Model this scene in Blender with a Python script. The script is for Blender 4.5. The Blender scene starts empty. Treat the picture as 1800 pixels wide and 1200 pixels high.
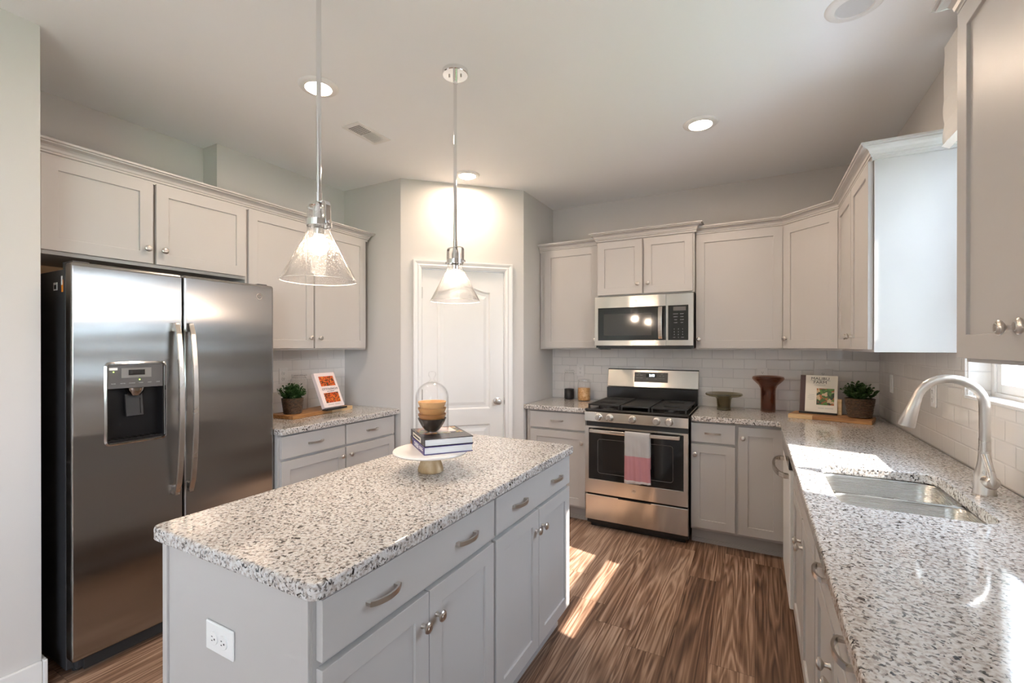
import bpy, bmesh, math, random
from mathutils import Vector, Matrix
from math import sin, cos, pi, radians

C = bpy.context.scene.collection
SC = bpy.context.scene
random.seed(7)

# ------------------------------------------------------------------ camera
cam_d = bpy.data.cameras.new('camera'); cam = bpy.data.objects.new('camera', cam_d); C.objects.link(cam)
cam_d.sensor_width = 36; cam_d.lens = 801.3 / 1800 * 36
cam_d.shift_x = (900 - 890.74) / 1800; cam_d.shift_y = (609.8 - 600) / 1800
cam_d.clip_start = 0.02
cam.location = (0, 0, 1.406); cam.rotation_euler = (pi / 2 - 0.0022, 0, 0.499)
SC.camera = cam

# ------------------------------------------------------------------ light
SKY = 7.2
w = bpy.data.worlds.new('world'); SC.world = w; w.use_nodes = True
nt = w.node_tree; nt.nodes.clear()
wo = nt.nodes.new('ShaderNodeOutputWorld'); wb = nt.nodes.new('ShaderNodeBackground')
tc = nt.nodes.new('ShaderNodeTexCoord'); sp = nt.nodes.new('ShaderNodeSeparateXYZ'); rp = nt.nodes.new('ShaderNodeValToRGB')
nt.links.new(tc.outputs['Generated'], sp.inputs[0]); nt.links.new(sp.outputs['Z'], rp.inputs[0])
rp.color_ramp.elements[0].color = (0.79, 0.89, 1.0, 1); rp.color_ramp.elements[1].color = (0.58, 0.76, 1.0, 1)
nt.links.new(rp.outputs[0], wb.inputs[0]); wb.inputs[1].default_value = SKY
nt.links.new(wb.outputs[0], wo.inputs[0])
sun_d = bpy.data.lights.new('sun', 'SUN'); sun_d.energy = 5.5; sun_d.angle = radians(0.6); sun_d.color = (1, 0.95, 0.88)
sun = bpy.data.objects.new('sun', sun_d); C.objects.link(sun); sun.location = (6, -2, 7)
sun.rotation_euler = Vector((-1, 0.255, -1.004)).to_track_quat('-Z', 'Y').to_euler()
BULB = 98.0     # pendant bulb emission
DOWN = 80.0     # recessed lamp emission

def portal(name, loc, rot, sx, sy):
    d = bpy.data.lights.new(name, 'AREA'); d.shape = 'RECTANGLE'; d.size = sx; d.size_y = sy
    d.cycles.is_portal = True
    o = bpy.data.objects.new(name, d); C.objects.link(o); o.location = loc; o.rotation_euler = rot
portal('window_portal', (0.93, 2.085, 1.775), (0, pi / 2, 0), 1.17, 1.0)
portal('patio_portal', (0.93, -3.0, 1.65), (0, pi / 2, 0), 1.5, 2.8)
SC.view_settings.view_transform = 'Standard'; SC.view_settings.look = 'None'
SC.view_settings.gamma = 1; SC.view_settings.use_curve_mapping = False
SC.view_settings.exposure = 1.92
SC.cycles.transparent_max_bounces = 24

# ------------------------------------------------------------------ materials
def new_mat(name):
    m = bpy.data.materials.new(name); m.use_nodes = True
    n = m.node_tree; b = n.nodes['Principled BSDF']
    return m, n, b
def mat(name, col, rough=0.5, metal=0.0, **kw):
    m, n, b = new_mat(name)
    b.inputs['Base Color'].default_value = (*col, 1); b.inputs['Roughness'].default_value = rough
    b.inputs['Metallic'].default_value = metal
    for k, v in kw.items(): b.inputs[k.replace('_', ' ')].default_value = v
    nz = n.nodes.new('ShaderNodeTexNoise'); nz.inputs['Scale'].default_value = 9
    mr = n.nodes.new('ShaderNodeMapRange'); mr.inputs['To Min'].default_value = max(0.02, rough - 0.03); mr.inputs['To Max'].default_value = rough + 0.03
    tcn = n.nodes.new('ShaderNodeTexCoord'); n.links.new(tcn.outputs['Object'], nz.inputs[0])
    n.links.new(nz.outputs[0], mr.inputs[0]); n.links.new(mr.outputs[0], b.inputs['Roughness'])
    return m
def ramp(n, stops, mode='LINEAR'):
    r = n.nodes.new('ShaderNodeValToRGB'); cr = r.color_ramp; cr.interpolation = mode
    while len(cr.elements) < len(stops): cr.elements.new(0.5)
    for e, (p, c) in zip(cr.elements, stops): e.position = p; e.color = (*c, 1)
    return r
def N(n, t, **kw):
    x = n.nodes.new(t)
    for k, v in kw.items():
        if k in x.inputs: x.inputs[k].default_value = v
        else: setattr(x, k, v)
    return x
def mth(n, op, a, b=None):
    x = n.nodes.new('ShaderNodeMath'); x.operation = op
    for i, v in enumerate((a, b)):
        if v is None: continue
        if isinstance(v, (int, float)): x.inputs[i].default_value = v
        else: n.links.new(v, x.inputs[i])
    return x.outputs[0]

def wall_mat(name, col):
    m, n, b = new_mat(name); b.inputs['Base Color'].default_value = (*col, 1); b.inputs['Roughness'].default_value = 0.75
    t = N(n, 'ShaderNodeTexCoord'); z = N(n, 'ShaderNodeTexNoise', Scale=260.0); bp = N(n, 'ShaderNodeBump', Strength=0.05, Distance=0.002)
    n.links.new(t.outputs['Object'], z.inputs[0]); n.links.new(z.outputs[0], bp.inputs['Height']); n.links.new(bp.outputs[0], b.inputs['Normal'])
    return m
M = {}
M['wall'] = wall_mat('greige_wall_paint', (0.62, 0.59, 0.56))
M['ceil'] = wall_mat('ceiling_paint', (0.87, 0.88, 0.89))
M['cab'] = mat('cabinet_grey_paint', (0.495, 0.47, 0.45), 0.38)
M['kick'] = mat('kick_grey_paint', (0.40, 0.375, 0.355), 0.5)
M['trim'] = mat('white_trim_paint', (0.78, 0.77, 0.75), 0.35)
M['plastic'] = mat('white_plastic', (0.80, 0.79, 0.77), 0.3)
M['almond'] = mat('outlet_plastic', (0.76, 0.73, 0.70), 0.3)
M['black'] = mat('black_gloss', (0.012, 0.012, 0.012), 0.08)
M['slot'] = mat('dark_slot', (0.02, 0.02, 0.02), 0.6)
M['enamel'] = mat('black_enamel', (0.018, 0.017, 0.017), 0.18)
M['iron'] = mat('cast_iron', (0.016, 0.016, 0.016), 0.5)
M['fridge_side'] = mat('fridge_side_grey', (0.035, 0.034, 0.036), 0.42)
M['screen'] = mat('dark_screen', (0.045, 0.042, 0.04), 0.08)
M['chrome'] = mat('chrome', (0.82, 0.82, 0.82), 0.05, 1.0)
M['nickel'] = mat('satin_nickel', (0.60, 0.56, 0.52), 0.28, 1.0)
M['grey_plastic'] = mat('dispenser_grey', (0.10, 0.09, 0.085), 0.35)
M['light_grey'] = mat('panel_light_grey', (0.22, 0.205, 0.19), 0.35)
M['cavity'] = mat('dispenser_dark', (0.010, 0.009, 0.009), 0.4, Specular_IOR_Level=0.2)
M['paddle'] = mat('dispenser_paddle', (0.03, 0.026, 0.024), 0.4, Specular_IOR_Level=0.3)
M['bezel'] = mat('grey_chrome', (0.45, 0.44, 0.43), 0.12, 1.0)
M['marble'] = mat('white_marble', (0.80, 0.77, 0.74), 0.2)
M['paper'] = mat('page_paper', (0.78, 0.77, 0.76), 0.7)
M['cream'] = mat('cream_cover', (0.76, 0.70, 0.60), 0.35)
M['pinkwhite'] = mat('pale_pink_cover', (0.80, 0.68, 0.66), 0.35)
M['maroon'] = mat('dark_spine', (0.055, 0.018, 0.015), 0.4)
M['purple'] = mat('purple_cover', (0.045, 0.03, 0.16), 0.3)
M['darkcover'] = mat('dark_cover', (0.03, 0.025, 0.03), 0.25)
M['ink'] = mat('dark_ink', (0.03, 0.025, 0.025), 0.6)
M['greyink'] = mat('grey_ink', (0.42, 0.41, 0.40), 0.6)
M['white_ink'] = mat('white_ink', (0.8, 0.8, 0.8), 0.5)
M['orange'] = mat('orange_sticker', (0.9, 0.28, 0.02), 0.5)
M['inwood'] = mat('cabinet_inside_wood', (0.42, 0.24, 0.10), 0.5)
M['soap'] = mat('soap_liquid', (0.80, 0.62, 0.66), 0.2)
M['shade'] = mat('blind_fabric', (0.80, 0.76, 0.71), 0.9)
M['lawn'] = mat('lawn_grass', (0.12, 0.22, 0.06), 0.9)
M['concrete'] = mat('pale_concrete', (0.74, 0.73, 0.71), 0.9)
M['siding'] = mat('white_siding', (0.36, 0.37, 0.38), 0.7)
M['leafA'] = mat('leaf_green', (0.028, 0.075, 0.016), 0.45)
M['soil'] = mat('dark_soil', (0.02, 0.015, 0.01), 0.9)
M['beans_black'] = mat('black_beans', (0.012, 0.011, 0.012), 0.3)
M['drain'] = mat('drain_dark', (0.15, 0.15, 0.15), 0.3, 1.0)

def emit(name, col, s):
    m = bpy.data.materials.new(name); m.use_nodes = True; n = m.node_tree; n.nodes.clear()
    o = n.nodes.new('ShaderNodeOutputMaterial'); e = n.nodes.new('ShaderNodeEmission')
    e.inputs[0].default_value = (*col, 1); e.inputs[1].default_value = s; n.links.new(e.outputs[0], o.inputs[0]); return m
M['bulb'] = emit('lit_bulb', (1, 0.79, 0.61), BULB)
M['down'] = emit('lit_downlight', (1, 0.79, 0.61), DOWN)
M['down_off'] = mat('unlit_downlight_lens', (0.62, 0.62, 0.62), 0.4)
M['led'] = emit('display_digits', (0.75, 0.88, 1), 3.0)
M['greenled'] = emit('green_indicator', (0.5, 1, 0.1), 2.5)

def steel(name, col=(0.60, 0.575, 0.545), rough=0.24, axis='x', aniso=0.75, wave=(1, 1, 1), ws=0.25):
    m, n, b = new_mat(name); b.inputs['Metallic'].default_value = 1
    b.inputs['Base Color'].default_value = (*col, 1)
    b.inputs['Anisotropic'].default_value = aniso
    t = N(n, 'ShaderNodeVectorTransform'); t.vector_type = 'VECTOR'; t.convert_from = 'OBJECT'; t.convert_to = 'WORLD'
    t.inputs[0].default_value = (1, 0, 0) if axis == 'x' else (0, 0.05, 1)
    n.links.new(t.outputs[0], b.inputs['Tangent'])
    tcn = N(n, 'ShaderNodeTexCoord'); mp = N(n, 'ShaderNodeMapping')
    mp.inputs['Scale'].default_value = (3, 3, 400) if axis == 'x' else (400, 400, 3)
    nz = N(n, 'ShaderNodeTexNoise', Scale=1.0, Detail=3.0)
    n.links.new(tcn.outputs['Object'], mp.inputs[0]); n.links.new(mp.outputs[0], nz.inputs[0])
    mr = N(n, 'ShaderNodeMapRange'); mr.inputs['To Min'].default_value = rough - 0.04; mr.inputs['To Max'].default_value = rough + 0.05
    n.links.new(nz.outputs[0], mr.inputs[0]); n.links.new(mr.outputs[0], b.inputs['Roughness'])
    # gentle waviness of thin sheet
    z2 = N(n, 'ShaderNodeTexNoise', Scale=2.2, Detail=0.0); bp = N(n, 'ShaderNodeBump', Strength=ws, Distance=0.02)
    m2 = N(n, 'ShaderNodeMapping'); m2.inputs['Scale'].default_value = wave; n.links.new(tcn.outputs['Object'], m2.inputs[0]); n.links.new(m2.outputs[0], z2.inputs[0]); n.links.new(z2.outputs[0], bp.inputs['Height']); n.links.new(bp.outputs[0], b.inputs['Normal'])
    return m
M['steel'] = steel('brushed_steel', col=(0.56, 0.515, 0.465), rough=0.20, axis='z', aniso=0.8, wave=(3.0, 3.0, .5), ws=.35)
M['steel_v'] = steel('brushed_steel_door', col=(0.36, 0.35, 0.34), rough=0.22, axis='x', aniso=0.8, wave=(.5, .5, 2.6), ws=.45)
M['sinksteel'] = steel('sink_steel', (0.50, 0.50, 0.48), 0.27, 'x', 0.4, ws=0.0)

def glass(name, tint=(1, 1, 1), refl=1.0, rough=0.0, base=0.03, seeds=False, absorb=0.0):
    m = bpy.data.materials.new(name); m.use_nodes = True; n = m.node_tree; n.nodes.clear()
    o = n.nodes.new('ShaderNodeOutputMaterial'); tr = N(n, 'ShaderNodeBsdfTransparent'); gl = N(n, 'ShaderNodeBsdfGlossy', Roughness=rough)
    tr.inputs[0].default_value = (*tint, 1)
    lw = N(n, 'ShaderNodeLayerWeight', Blend=0.5)
    p = mth(n, 'POWER', lw.outputs['Facing'], 3.2); p = mth(n, 'MULTIPLY', p, 0.75 * refl); p = mth(n, 'ADD', p, base)
    mx = N(n, 'ShaderNodeMixShader'); n.links.new(p, mx.inputs[0]); n.links.new(tr.outputs[0], mx.inputs[1]); n.links.new(gl.outputs[0], mx.inputs[2])
    last = mx.outputs[0]
    if seeds:
        t = N(n, 'ShaderNodeTexCoord'); v = N(n, 'ShaderNodeTexVoronoi', Scale=270.0); n.links.new(t.outputs['Object'], v.inputs[0])
        sm = mth(n, 'LESS_THAN', v.outputs['Distance'], 0.22)
        v2 = N(n, 'ShaderNodeTexNoise', Scale=120.0); n.links.new(t.outputs['Object'], v2.inputs[0])
        g = mth(n, 'GREATER_THAN', v2.outputs[0], 0.46); f = mth(n, 'MULTIPLY', sm, g); f = mth(n, 'MULTIPLY', f, 0.6)
        df = N(n, 'ShaderNodeBsdfTranslucent'); df.inputs[0].default_value = (0.95, 0.9, 0.85, 1)
        d2 = N(n, 'ShaderNodeBsdfDiffuse'); d2.inputs[0].default_value = (0.95, 0.9, 0.85, 1)
        ad = N(n, 'ShaderNodeMixShader'); ad.inputs[0].default_value = 0.5; n.links.new(df.outputs[0], ad.inputs[1]); n.links.new(d2.outputs[0], ad.inputs[2])
        mx2 = N(n, 'ShaderNodeMixShader'); n.links.new(f, mx2.inputs[0]); n.links.new(last, mx2.inputs[1]); n.links.new(ad.outputs[0], mx2.inputs[2]); last = mx2.outputs[0]
    n.links.new(last, o.inputs[0]); return m
M['glass'] = glass('clear_glass', refl=.7, base=.012)
M['pane'] = glass('window_glass', base=0.04)
M['seeded'] = glass('seeded_glass', seeds=True, base=0.05)
M['green_glass'] = glass('olive_glass', (0.60, 0.56, 0.42), base=0.07)
M['brown_glass'] = glass('amber_brown_glass', (0.64, 0.43, 0.33), base=0.07)

m, n, b = new_mat('glass_rim'); b.inputs['Base Color'].default_value = (.95, .92, .88, 1); b.inputs['Roughness'].default_value = .15
b.inputs['Transmission Weight'].default_value = .5; b.inputs['IOR'].default_value = 1.2; M['rim'] = m
def granite():
    m, n, b = new_mat('speckled_granite')
    t = N(n, 'ShaderNodeTexCoord')
    def nz(sc, det=3.0, dist=0.0):
        q = N(n, 'ShaderNodeTexNoise', Scale=sc, Detail=det, Distortion=dist); n.links.new(t.outputs['Object'], q.inputs[0]); return q.outputs[0]
    big = mth(n, 'MULTIPLY', mth(n, 'SUBTRACT', nz(16.0, 2.0), 0.5), 0.22)
    base = ramp(n, [(0.33, (0.34, 0.295, 0.265)), (0.44, (0.49, 0.445, 0.41)), (0.55, (0.61, 0.59, 0.57)), (0.70, (0.66, 0.65, 0.64))]); n.links.new(nz(125.0, 3.0), base.inputs[0])
    grey = ramp(n, [(0.385, (0.30, 0.29, 0.29)), (0.425, (1, 1, 1))]); n.links.new(mth(n, 'ADD', nz(105.0, 2.0, 0.4), big), grey.inputs[0])
    blk = ramp(n, [(0.33, (0.035, 0.035, 0.04)), (0.36, (1, 1, 1))]); n.links.new(mth(n, 'SUBTRACT', nz(88.0, 2.0, 0.6), big), blk.inputs[0])
    mx0 = N(n, 'ShaderNodeMix'); mx0.data_type = 'RGBA'; mx0.blend_type = 'MULTIPLY'; mx0.inputs[0].default_value = 1
    mx = N(n, 'ShaderNodeMix'); mx.data_type = 'RGBA'; mx.blend_type = 'MULTIPLY'; mx.inputs[0].default_value = 1
    n.links.new(base.outputs[0], mx0.inputs[6]); n.links.new(grey.outputs[0], mx0.inputs[7]); n.links.new(mx0.outputs[2], mx.inputs[6]); n.links.new(blk.outputs[0], mx.inputs[7])
    n.links.new(mx.outputs[2], b.inputs['Base Color'])
    b.inputs['Roughness'].default_value = 0.07; b.inputs['IOR'].default_value = 1.55
    return m
M['granite'] = granite()

def floor_mat():
    m, n, b = new_mat('wood_plank_floor')
    t = N(n, 'ShaderNodeTexCoord'); s = N(n, 'ShaderNodeSeparateXYZ'); n.links.new(t.outputs['Object'], s.inputs[0])
    X, Y = s.outputs[0], s.outputs[1]
    PW, PL = 0.18, 1.22
    xi = mth(n, 'DIVIDE', X, PW); row = mth(n, 'FLOOR', xi); fx = mth(n, 'FRACT', xi)
    w1 = N(n, 'ShaderNodeTexWhiteNoise'); w1.noise_dimensions = '1D'; n.links.new(row, w1.inputs['W'])
    yo = mth(n, 'MULTIPLY', w1.outputs[0], 7.3); yi = mth(n, 'DIVIDE', Y, PL); yi = mth(n, 'ADD', yi, yo); col = mth(n, 'FLOOR', yi); fy = mth(n, 'FRACT', yi)
    cb = N(n, 'ShaderNodeCombineXYZ'); n.links.new(row, cb.inputs[0]); n.links.new(col, cb.inputs[1])
    w2 = N(n, 'ShaderNodeTexWhiteNoise'); w2.noise_dimensions = '2D'; n.links.new(cb.outputs[0], w2.inputs['Vector'])
    rnd = w2.outputs[0]
    off = mth(n, 'MULTIPLY', rnd, 37.0)
    gx = mth(n, 'MULTIPLY', X, 13.0); gy = mth(n, 'MULTIPLY', Y, 0.75)
    g = N(n, 'ShaderNodeCombineXYZ'); n.links.new(gx, g.inputs[0]); n.links.new(gy, g.inputs[1]); n.links.new(off, g.inputs[2])
    z = N(n, 'ShaderNodeTexNoise', Scale=1.0, Detail=2.0, Distortion=0.5); n.links.new(g.outputs[0], z.inputs[0])
    ring = mth(n, 'MULTIPLY', z.outputs[0], 9.0); ring = mth(n, 'FRACT', ring); ring = mth(n, 'SUBTRACT', ring, 0.5); ring = mth(n, 'ABSOLUTE', ring); ring = mth(n, 'MULTIPLY', ring, 2.0)
    gx2 = mth(n, 'MULTIPLY', X, 120.0); gy2 = mth(n, 'MULTIPLY', Y, 2.6)
    g2 = N(n, 'ShaderNodeCombineXYZ'); n.links.new(gx2, g2.inputs[0]); n.links.new(gy2, g2.inputs[1]); n.links.new(off, g2.inputs[2])
    z2 = N(n, 'ShaderNodeTexNoise', Scale=1.0, Detail=4.0); n.links.new(g2.outputs[0], z2.inputs[0])
    a = mth(n, 'MULTIPLY', ring, 0.30); bb = mth(n, 'MULTIPLY', z2.outputs[0], 0.58); c = mth(n, 'MULTIPLY', z.outputs[0], 0.34)
    f = mth(n, 'ADD', a, bb); f = mth(n, 'ADD', f, c)
    d = mth(n, 'MULTIPLY', rnd, 0.22); f = mth(n, 'ADD', f, d)
    r = ramp(n, [(0.34, (0.04, 0.019, 0.011)), (0.56, (0.135, 0.07, 0.042)), (0.76, (0.26, 0.155, 0.10)), (0.95, (0.44, 0.30, 0.215))]); n.links.new(f, r.inputs[0])
    # seams
    e1 = mth(n, 'LESS_THAN', fx, 0.012); e2 = mth(n, 'LESS_THAN', fy, 0.0022); e = mth(n, 'MAXIMUM', e1, e2); e = mth(n, 'MULTIPLY', e, 0.45)
    mx = N(n, 'ShaderNodeMix'); mx.data_type = 'RGBA'; n.links.new(e, mx.inputs[0]); n.links.new(r.outputs[0], mx.inputs[6]); mx.inputs[7].default_value = (0.025, 0.014, 0.01, 1)
    n.links.new(mx.outputs[2], b.inputs['Base Color']); b.inputs['Roughness'].default_value = 0.42
    bp = N(n, 'ShaderNodeBump', Strength=0.12, Distance=0.002); n.links.new(z2.outputs[0], bp.inputs['Height']); n.links.new(bp.outputs[0], b.inputs['Normal'])
    return m
M['floor'] = floor_mat()

def tile_mat(name, axis):
    m, n, b = new_mat(name)
    t = N(n, 'ShaderNodeTexCoord'); s = N(n, 'ShaderNodeSeparateXYZ'); n.links.new(t.outputs['Object'], s.inputs[0])
    cb = N(n, 'ShaderNodeCombineXYZ'); n.links.new(s.outputs[0 if axis == 'x' else 1], cb.inputs[0])
    zz = mth(n, 'SUBTRACT', s.outputs[2], 0.914); n.links.new(zz, cb.inputs[1])
    def brick(ms):
        k = N(n, 'ShaderNodeTexBrick'); k.offset = 0.5
        k.inputs['Scale'].default_value = 1; k.inputs['Mortar Size'].default_value = ms; k.inputs['Brick Width'].default_value = 0.1545
        k.inputs['Row Height'].default_value = 0.0775; k.inputs['Mortar Smooth'].default_value = 0.2
        k.inputs['Color1'].default_value = (0.74, 0.70, 0.67, 1); k.inputs['Color2'].default_value = (0.79, 0.755, 0.72, 1); k.inputs['Mortar'].default_value = (0.58, 0.555, 0.53, 1)
        n.links.new(cb.outputs[0], k.inputs[0]); return k
    k = brick(0.0018); n.links.new(k.outputs['Color'], b.inputs['Base Color'])
    mr = N(n, 'ShaderNodeMapRange'); mr.inputs['To Min'].default_value = 0.07; mr.inputs['To Max'].default_value = 0.7; n.links.new(k.outputs['Fac'], mr.inputs[0]); n.links.new(mr.outputs[0], b.inputs['Roughness'])
    k2 = brick(0.006); k2.inputs['Mortar Smooth'].default_value = 1.0
    inv = mth(n, 'SUBTRACT', 1.0, k2.outputs['Fac'])
    wv = N(n, 'ShaderNodeTexNoise', Scale=11.0, Detail=0.0); n.links.new(t.outputs['Object'], wv.inputs[0])
    h = mth(n, 'MULTIPLY', wv.outputs[0], 1.1); h = mth(n, 'ADD', h, inv)
    bp = N(n, 'ShaderNodeBump', Strength=0.5, Distance=0.0018); n.links.new(h, bp.inputs['Height']); n.links.new(bp.outputs[0], b.inputs['Normal'])
    return m
M['tile_x'] = tile_mat('subway_tile_back', 'x'); M['tile_y'] = tile_mat('subway_tile_side', 'y')

def wood(name, c0, c1, scale=(4, 60, 60), rough=0.45):
    m, n, b = new_mat(name); t = N(n, 'ShaderNodeTexCoord'); mp = N(n, 'ShaderNodeMapping'); mp.inputs['Scale'].default_value = scale
    z = N(n, 'ShaderNodeTexNoise', Scale=1.0, Detail=4.0, Distortion=0.8); n.links.new(t.outputs['Object'], mp.inputs[0]); n.links.new(mp.outputs[0], z.inputs[0])
    r = ramp(n, [(0.3, c0), (0.7, c1)]); n.links.new(z.outputs[0], r.inputs[0]); n.links.new(r.outputs[0], b.inputs['Base Color']); b.inputs['Roughness'].default_value = rough
    return m
M['board'] = wood('acacia_board', (0.24, 0.095, 0.03), (0.52, 0.27, 0.10))
M['board_light'] = wood('board_sapwood', (0.55, 0.36, 0.17), (0.72, 0.50, 0.28))
M['bowl1'] = wood('pale_wood_bowl', (0.62, 0.33, 0.13), (0.74, 0.44, 0.20), (20, 20, 6), 0.35)
M['bowl2'] = wood('oak_wood_bowl', (0.42, 0.20, 0.06), (0.54, 0.28, 0.10), (20, 20, 6), 0.35)
M['bowl3'] = wood('brown_wood_bowl', (0.30, 0.12, 0.03), (0.42, 0.18, 0.055), (20, 20, 6), 0.35)
M['bowl4'] = wood('black_wood_bowl', (0.022, 0.016, 0.013), (0.045, 0.032, 0.025), (20, 20, 6), 0.25)
M['mango'] = wood('mango_wood', (0.40, 0.25, 0.11), (0.66, 0.50, 0.31), (30, 30, 5), 0.5)
M['basket'] = wood('woven_brown', (0.022, 0.012, 0.007), (0.13, 0.07, 0.035), (70, 70, 90), 0.55)

def photo(name, cols, scale, warp=0.03):
    m, n, b = new_mat(name); t = N(n, 'ShaderNodeTexCoord'); wz = N(n, 'ShaderNodeTexNoise', Scale=30.0); vm = N(n, 'ShaderNodeVectorMath'); vm.operation = 'SCALE'; vm.inputs['Scale'].default_value = warp
    va = N(n, 'ShaderNodeVectorMath'); va.operation = 'ADD'; n.links.new(t.outputs['Object'], wz.inputs[0]); n.links.new(wz.outputs['Color'], vm.inputs[0]); n.links.new(vm.outputs[0], va.inputs[0]); n.links.new(t.outputs['Object'], va.inputs[1])
    v = N(n, 'ShaderNodeTexVoronoi', Scale=scale); n.links.new(va.outputs[0], v.inputs[0]); s = N(n, 'ShaderNodeSeparateColor'); n.links.new(v.outputs['Color'], s.inputs[0])
    st = [(i / len(cols), c) for i, c in enumerate(cols)]; r = ramp(n, st, 'CONSTANT'); n.links.new(s.outputs[0], r.inputs[0]); n.links.new(r.outputs[0], b.inputs['Base Color']); b.inputs['Roughness'].default_value = 0.3
    return m
M['photo_orange'] = photo('roast_photo', [(0.70, 0.10, 0.01), (0.45, 0.035, 0.005), (0.75, 0.22, 0.02), (0.16, 0.03, 0.008), (0.62, 0.09, 0.01), (0.07, 0.05, 0.01)], 130)
M['photo_salad'] = photo('salad_photo', [(0.035, 0.06, 0.03), (0.10, 0.22, 0.04), (0.42, 0.13, 0.04), (0.55, 0.40, 0.24), (0.06, 0.13, 0.03), (0.30, 0.08, 0.03)], 48, 0.07)
M['photo_dish'] = photo('dish_photo', [(0.03, 0.03, 0.03), (0.45, 0.22, 0.06), (0.5, 0.45, 0.33), (0.3, 0.05, 0.03), (0.12, 0.2, 0.05), (0.05, 0.02, 0.03)], 60)
M['chick'] = photo('chickpeas', [(0.62, 0.33, 0.12), (0.70, 0.42, 0.19), (0.52, 0.26, 0.09), (0.74, 0.47, 0.24)], 130)

def towel_mat():
    m, n, b = new_mat('banded_linen'); t = N(n, 'ShaderNodeTexCoord'); s = N(n, 'ShaderNodeSeparateXYZ'); n.links.new(t.outputs['Object'], s.inputs[0])
    zz = mth(n, 'SUBTRACT', s.outputs[2], 0.3)
    r = ramp(n, [(0, (0.60, 0.55, 0.53)), (0.13, (0.45, 0.20, 0.215)), (0.307, (0.42, 0.40, 0.385))], 'CONSTANT'); n.links.new(zz, r.inputs[0])
    wv = N(n, 'ShaderNodeTexNoise', Scale=700.0); n.links.new(t.outputs['Object'], wv.inputs[0]); bp = N(n, 'ShaderNodeBump', Strength=0.4, Distance=0.001); n.links.new(wv.outputs[0], bp.inputs['Height']); n.links.new(bp.outputs[0], b.inputs['Normal'])
    n.links.new(r.outputs[0], b.inputs['Base Color']); b.inputs['Roughness'].default_value = 0.95; return m
M['towel'] = towel_mat()

# ------------------------------------------------------------------ mesh helpers
def box(bm, x0, x1, y0, y1, z0, z1):
    vs = [bm.verts.new(p) for p in ((x0, y0, z0), (x1, y0, z0), (x1, y1, z0), (x0, y1, z0), (x0, y0, z1), (x1, y0, z1), (x1, y1, z1), (x0, y1, z1))]
    for f in ((3, 2, 1, 0), (4, 5, 6, 7), (0, 1, 5, 4), (1, 2, 6, 5), (2, 3, 7, 6), (3, 0, 4, 7)): bm.faces.new([vs[i] for i in f])
    return vs
def boxes(*bs):
    bm = bmesh.new()
    for b in bs: box(bm, *b)
    return bm
def lathe(prof, seg=40, cx=0, cy=0, bm=None, closed=False, fn=None):
    bm = bm or bmesh.new(); rings = []
    for i, (r, z) in enumerate(prof):
        if r < 1e-6: rings.append([bm.verts.new((cx, cy, z))])
        else:
            ring = []
            for k in range(seg):
                a = 2 * pi * k / seg; rr = r if fn is None else fn(r, z, a, i)
                ring.append(bm.verts.new((cx + rr * cos(a), cy + rr * sin(a), z)))
            rings.append(ring)
    pairs = list(zip(rings, rings[1:])) + ([(rings[-1], rings[0])] if closed else [])
    for A, B in pairs:
        for k in range(seg):
            k2 = (k + 1) % seg
            if len(A) == 1 and len(B) == 1: continue
            if len(A) == 1: bm.faces.new((A[0], B[k2], B[k]))
            elif len(B) == 1: bm.faces.new((A[k], A[k2], B[0]))
            else: bm.faces.new((A[k], A[k2], B[k2], B[k]))
    return bm
def tube(pts, r, seg=12, bm=None, flat=None):
    """round (or rectangular when flat=(w,h)) sweep along points; r number or list"""
    bm = bm or bmesh.new(); P = [Vector(p) for p in pts]; n = len(P); rings = []
    up = Vector((0, 0, 1)); t0 = (P[1] - P[0]).normalized()
    if abs(t0.dot(up)) > 0.95: up = Vector((0, 1, 0))
    u = (up - t0 * up.dot(t0)).normalized()
    for i in range(n):
        t = ((P[min(i + 1, n - 1)] - P[i]).normalized() + (P[i] - P[max(i - 1, 0)]).normalized())
        t = t.normalized() if t.length > 1e-6 else t0
        u = (u - t * u.dot(t)).normalized(); v = t.cross(u)
        rr = r[i] if isinstance(r, (list, tuple)) else r
        if flat: cs = [(flat[0] * a, flat[1] * b) for a, b in ((.5, .5), (-.5, .5), (-.5, -.5), (.5, -.5))]
        else: cs = [(rr * cos(2 * pi * k / seg), rr * sin(2 * pi * k / seg)) for k in range(seg)]
        rings.append([bm.verts.new(P[i] + u * a + v * b) for a, b in cs])
    m = len(rings[0])
    for A, B in zip(rings, rings[1:]):
        for k in range(m): bm.faces.new((A[k], A[(k + 1) % m], B[(k + 1) % m], B[k]))
    bm.faces.new(list(reversed(rings[0]))); bm.faces.new(rings[-1])
    return bm
def slab(x0, x1, z0, z1, y0, t, ix0, ix1, iz0, iz1, rec):
    """panel in the xz plane facing -y with a recessed rectangle"""
    bm = bmesh.new(); V = bm.verts.new
    o = [V(p) for p in ((x0, y0, z0), (x1, y0, z0), (x1, y0, z1), (x0, y0, z1))]
    i = [V(p) for p in ((ix0, y0, iz0), (ix1, y0, iz0), (ix1, y0, iz1), (ix0, y0, iz1))]
    j = [V((v.co.x, y0 + rec, v.co.z)) for v in i]; b = [V((v.co.x, y0 + t, v.co.z)) for v in o]
    for k in range(4):
        l = (k + 1) % 4
        bm.faces.new((o[k], o[l], i[l], i[k])); bm.faces.new((i[k], i[l], j[l], j[k])); bm.faces.new((o[l], o[k], b[k], b[l]))
    bm.faces.new(j); bm.faces.new(list(reversed(b)))
    return bm
def door_bm(x0, x1, z0, z1, y=0.0, t=0.02, fr=0.058, rec=0.008):
    return slab(x0, x1, z0, z1, y, t, x0 + fr, x1 - fr, z0 + fr, z1 - fr, rec)
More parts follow.
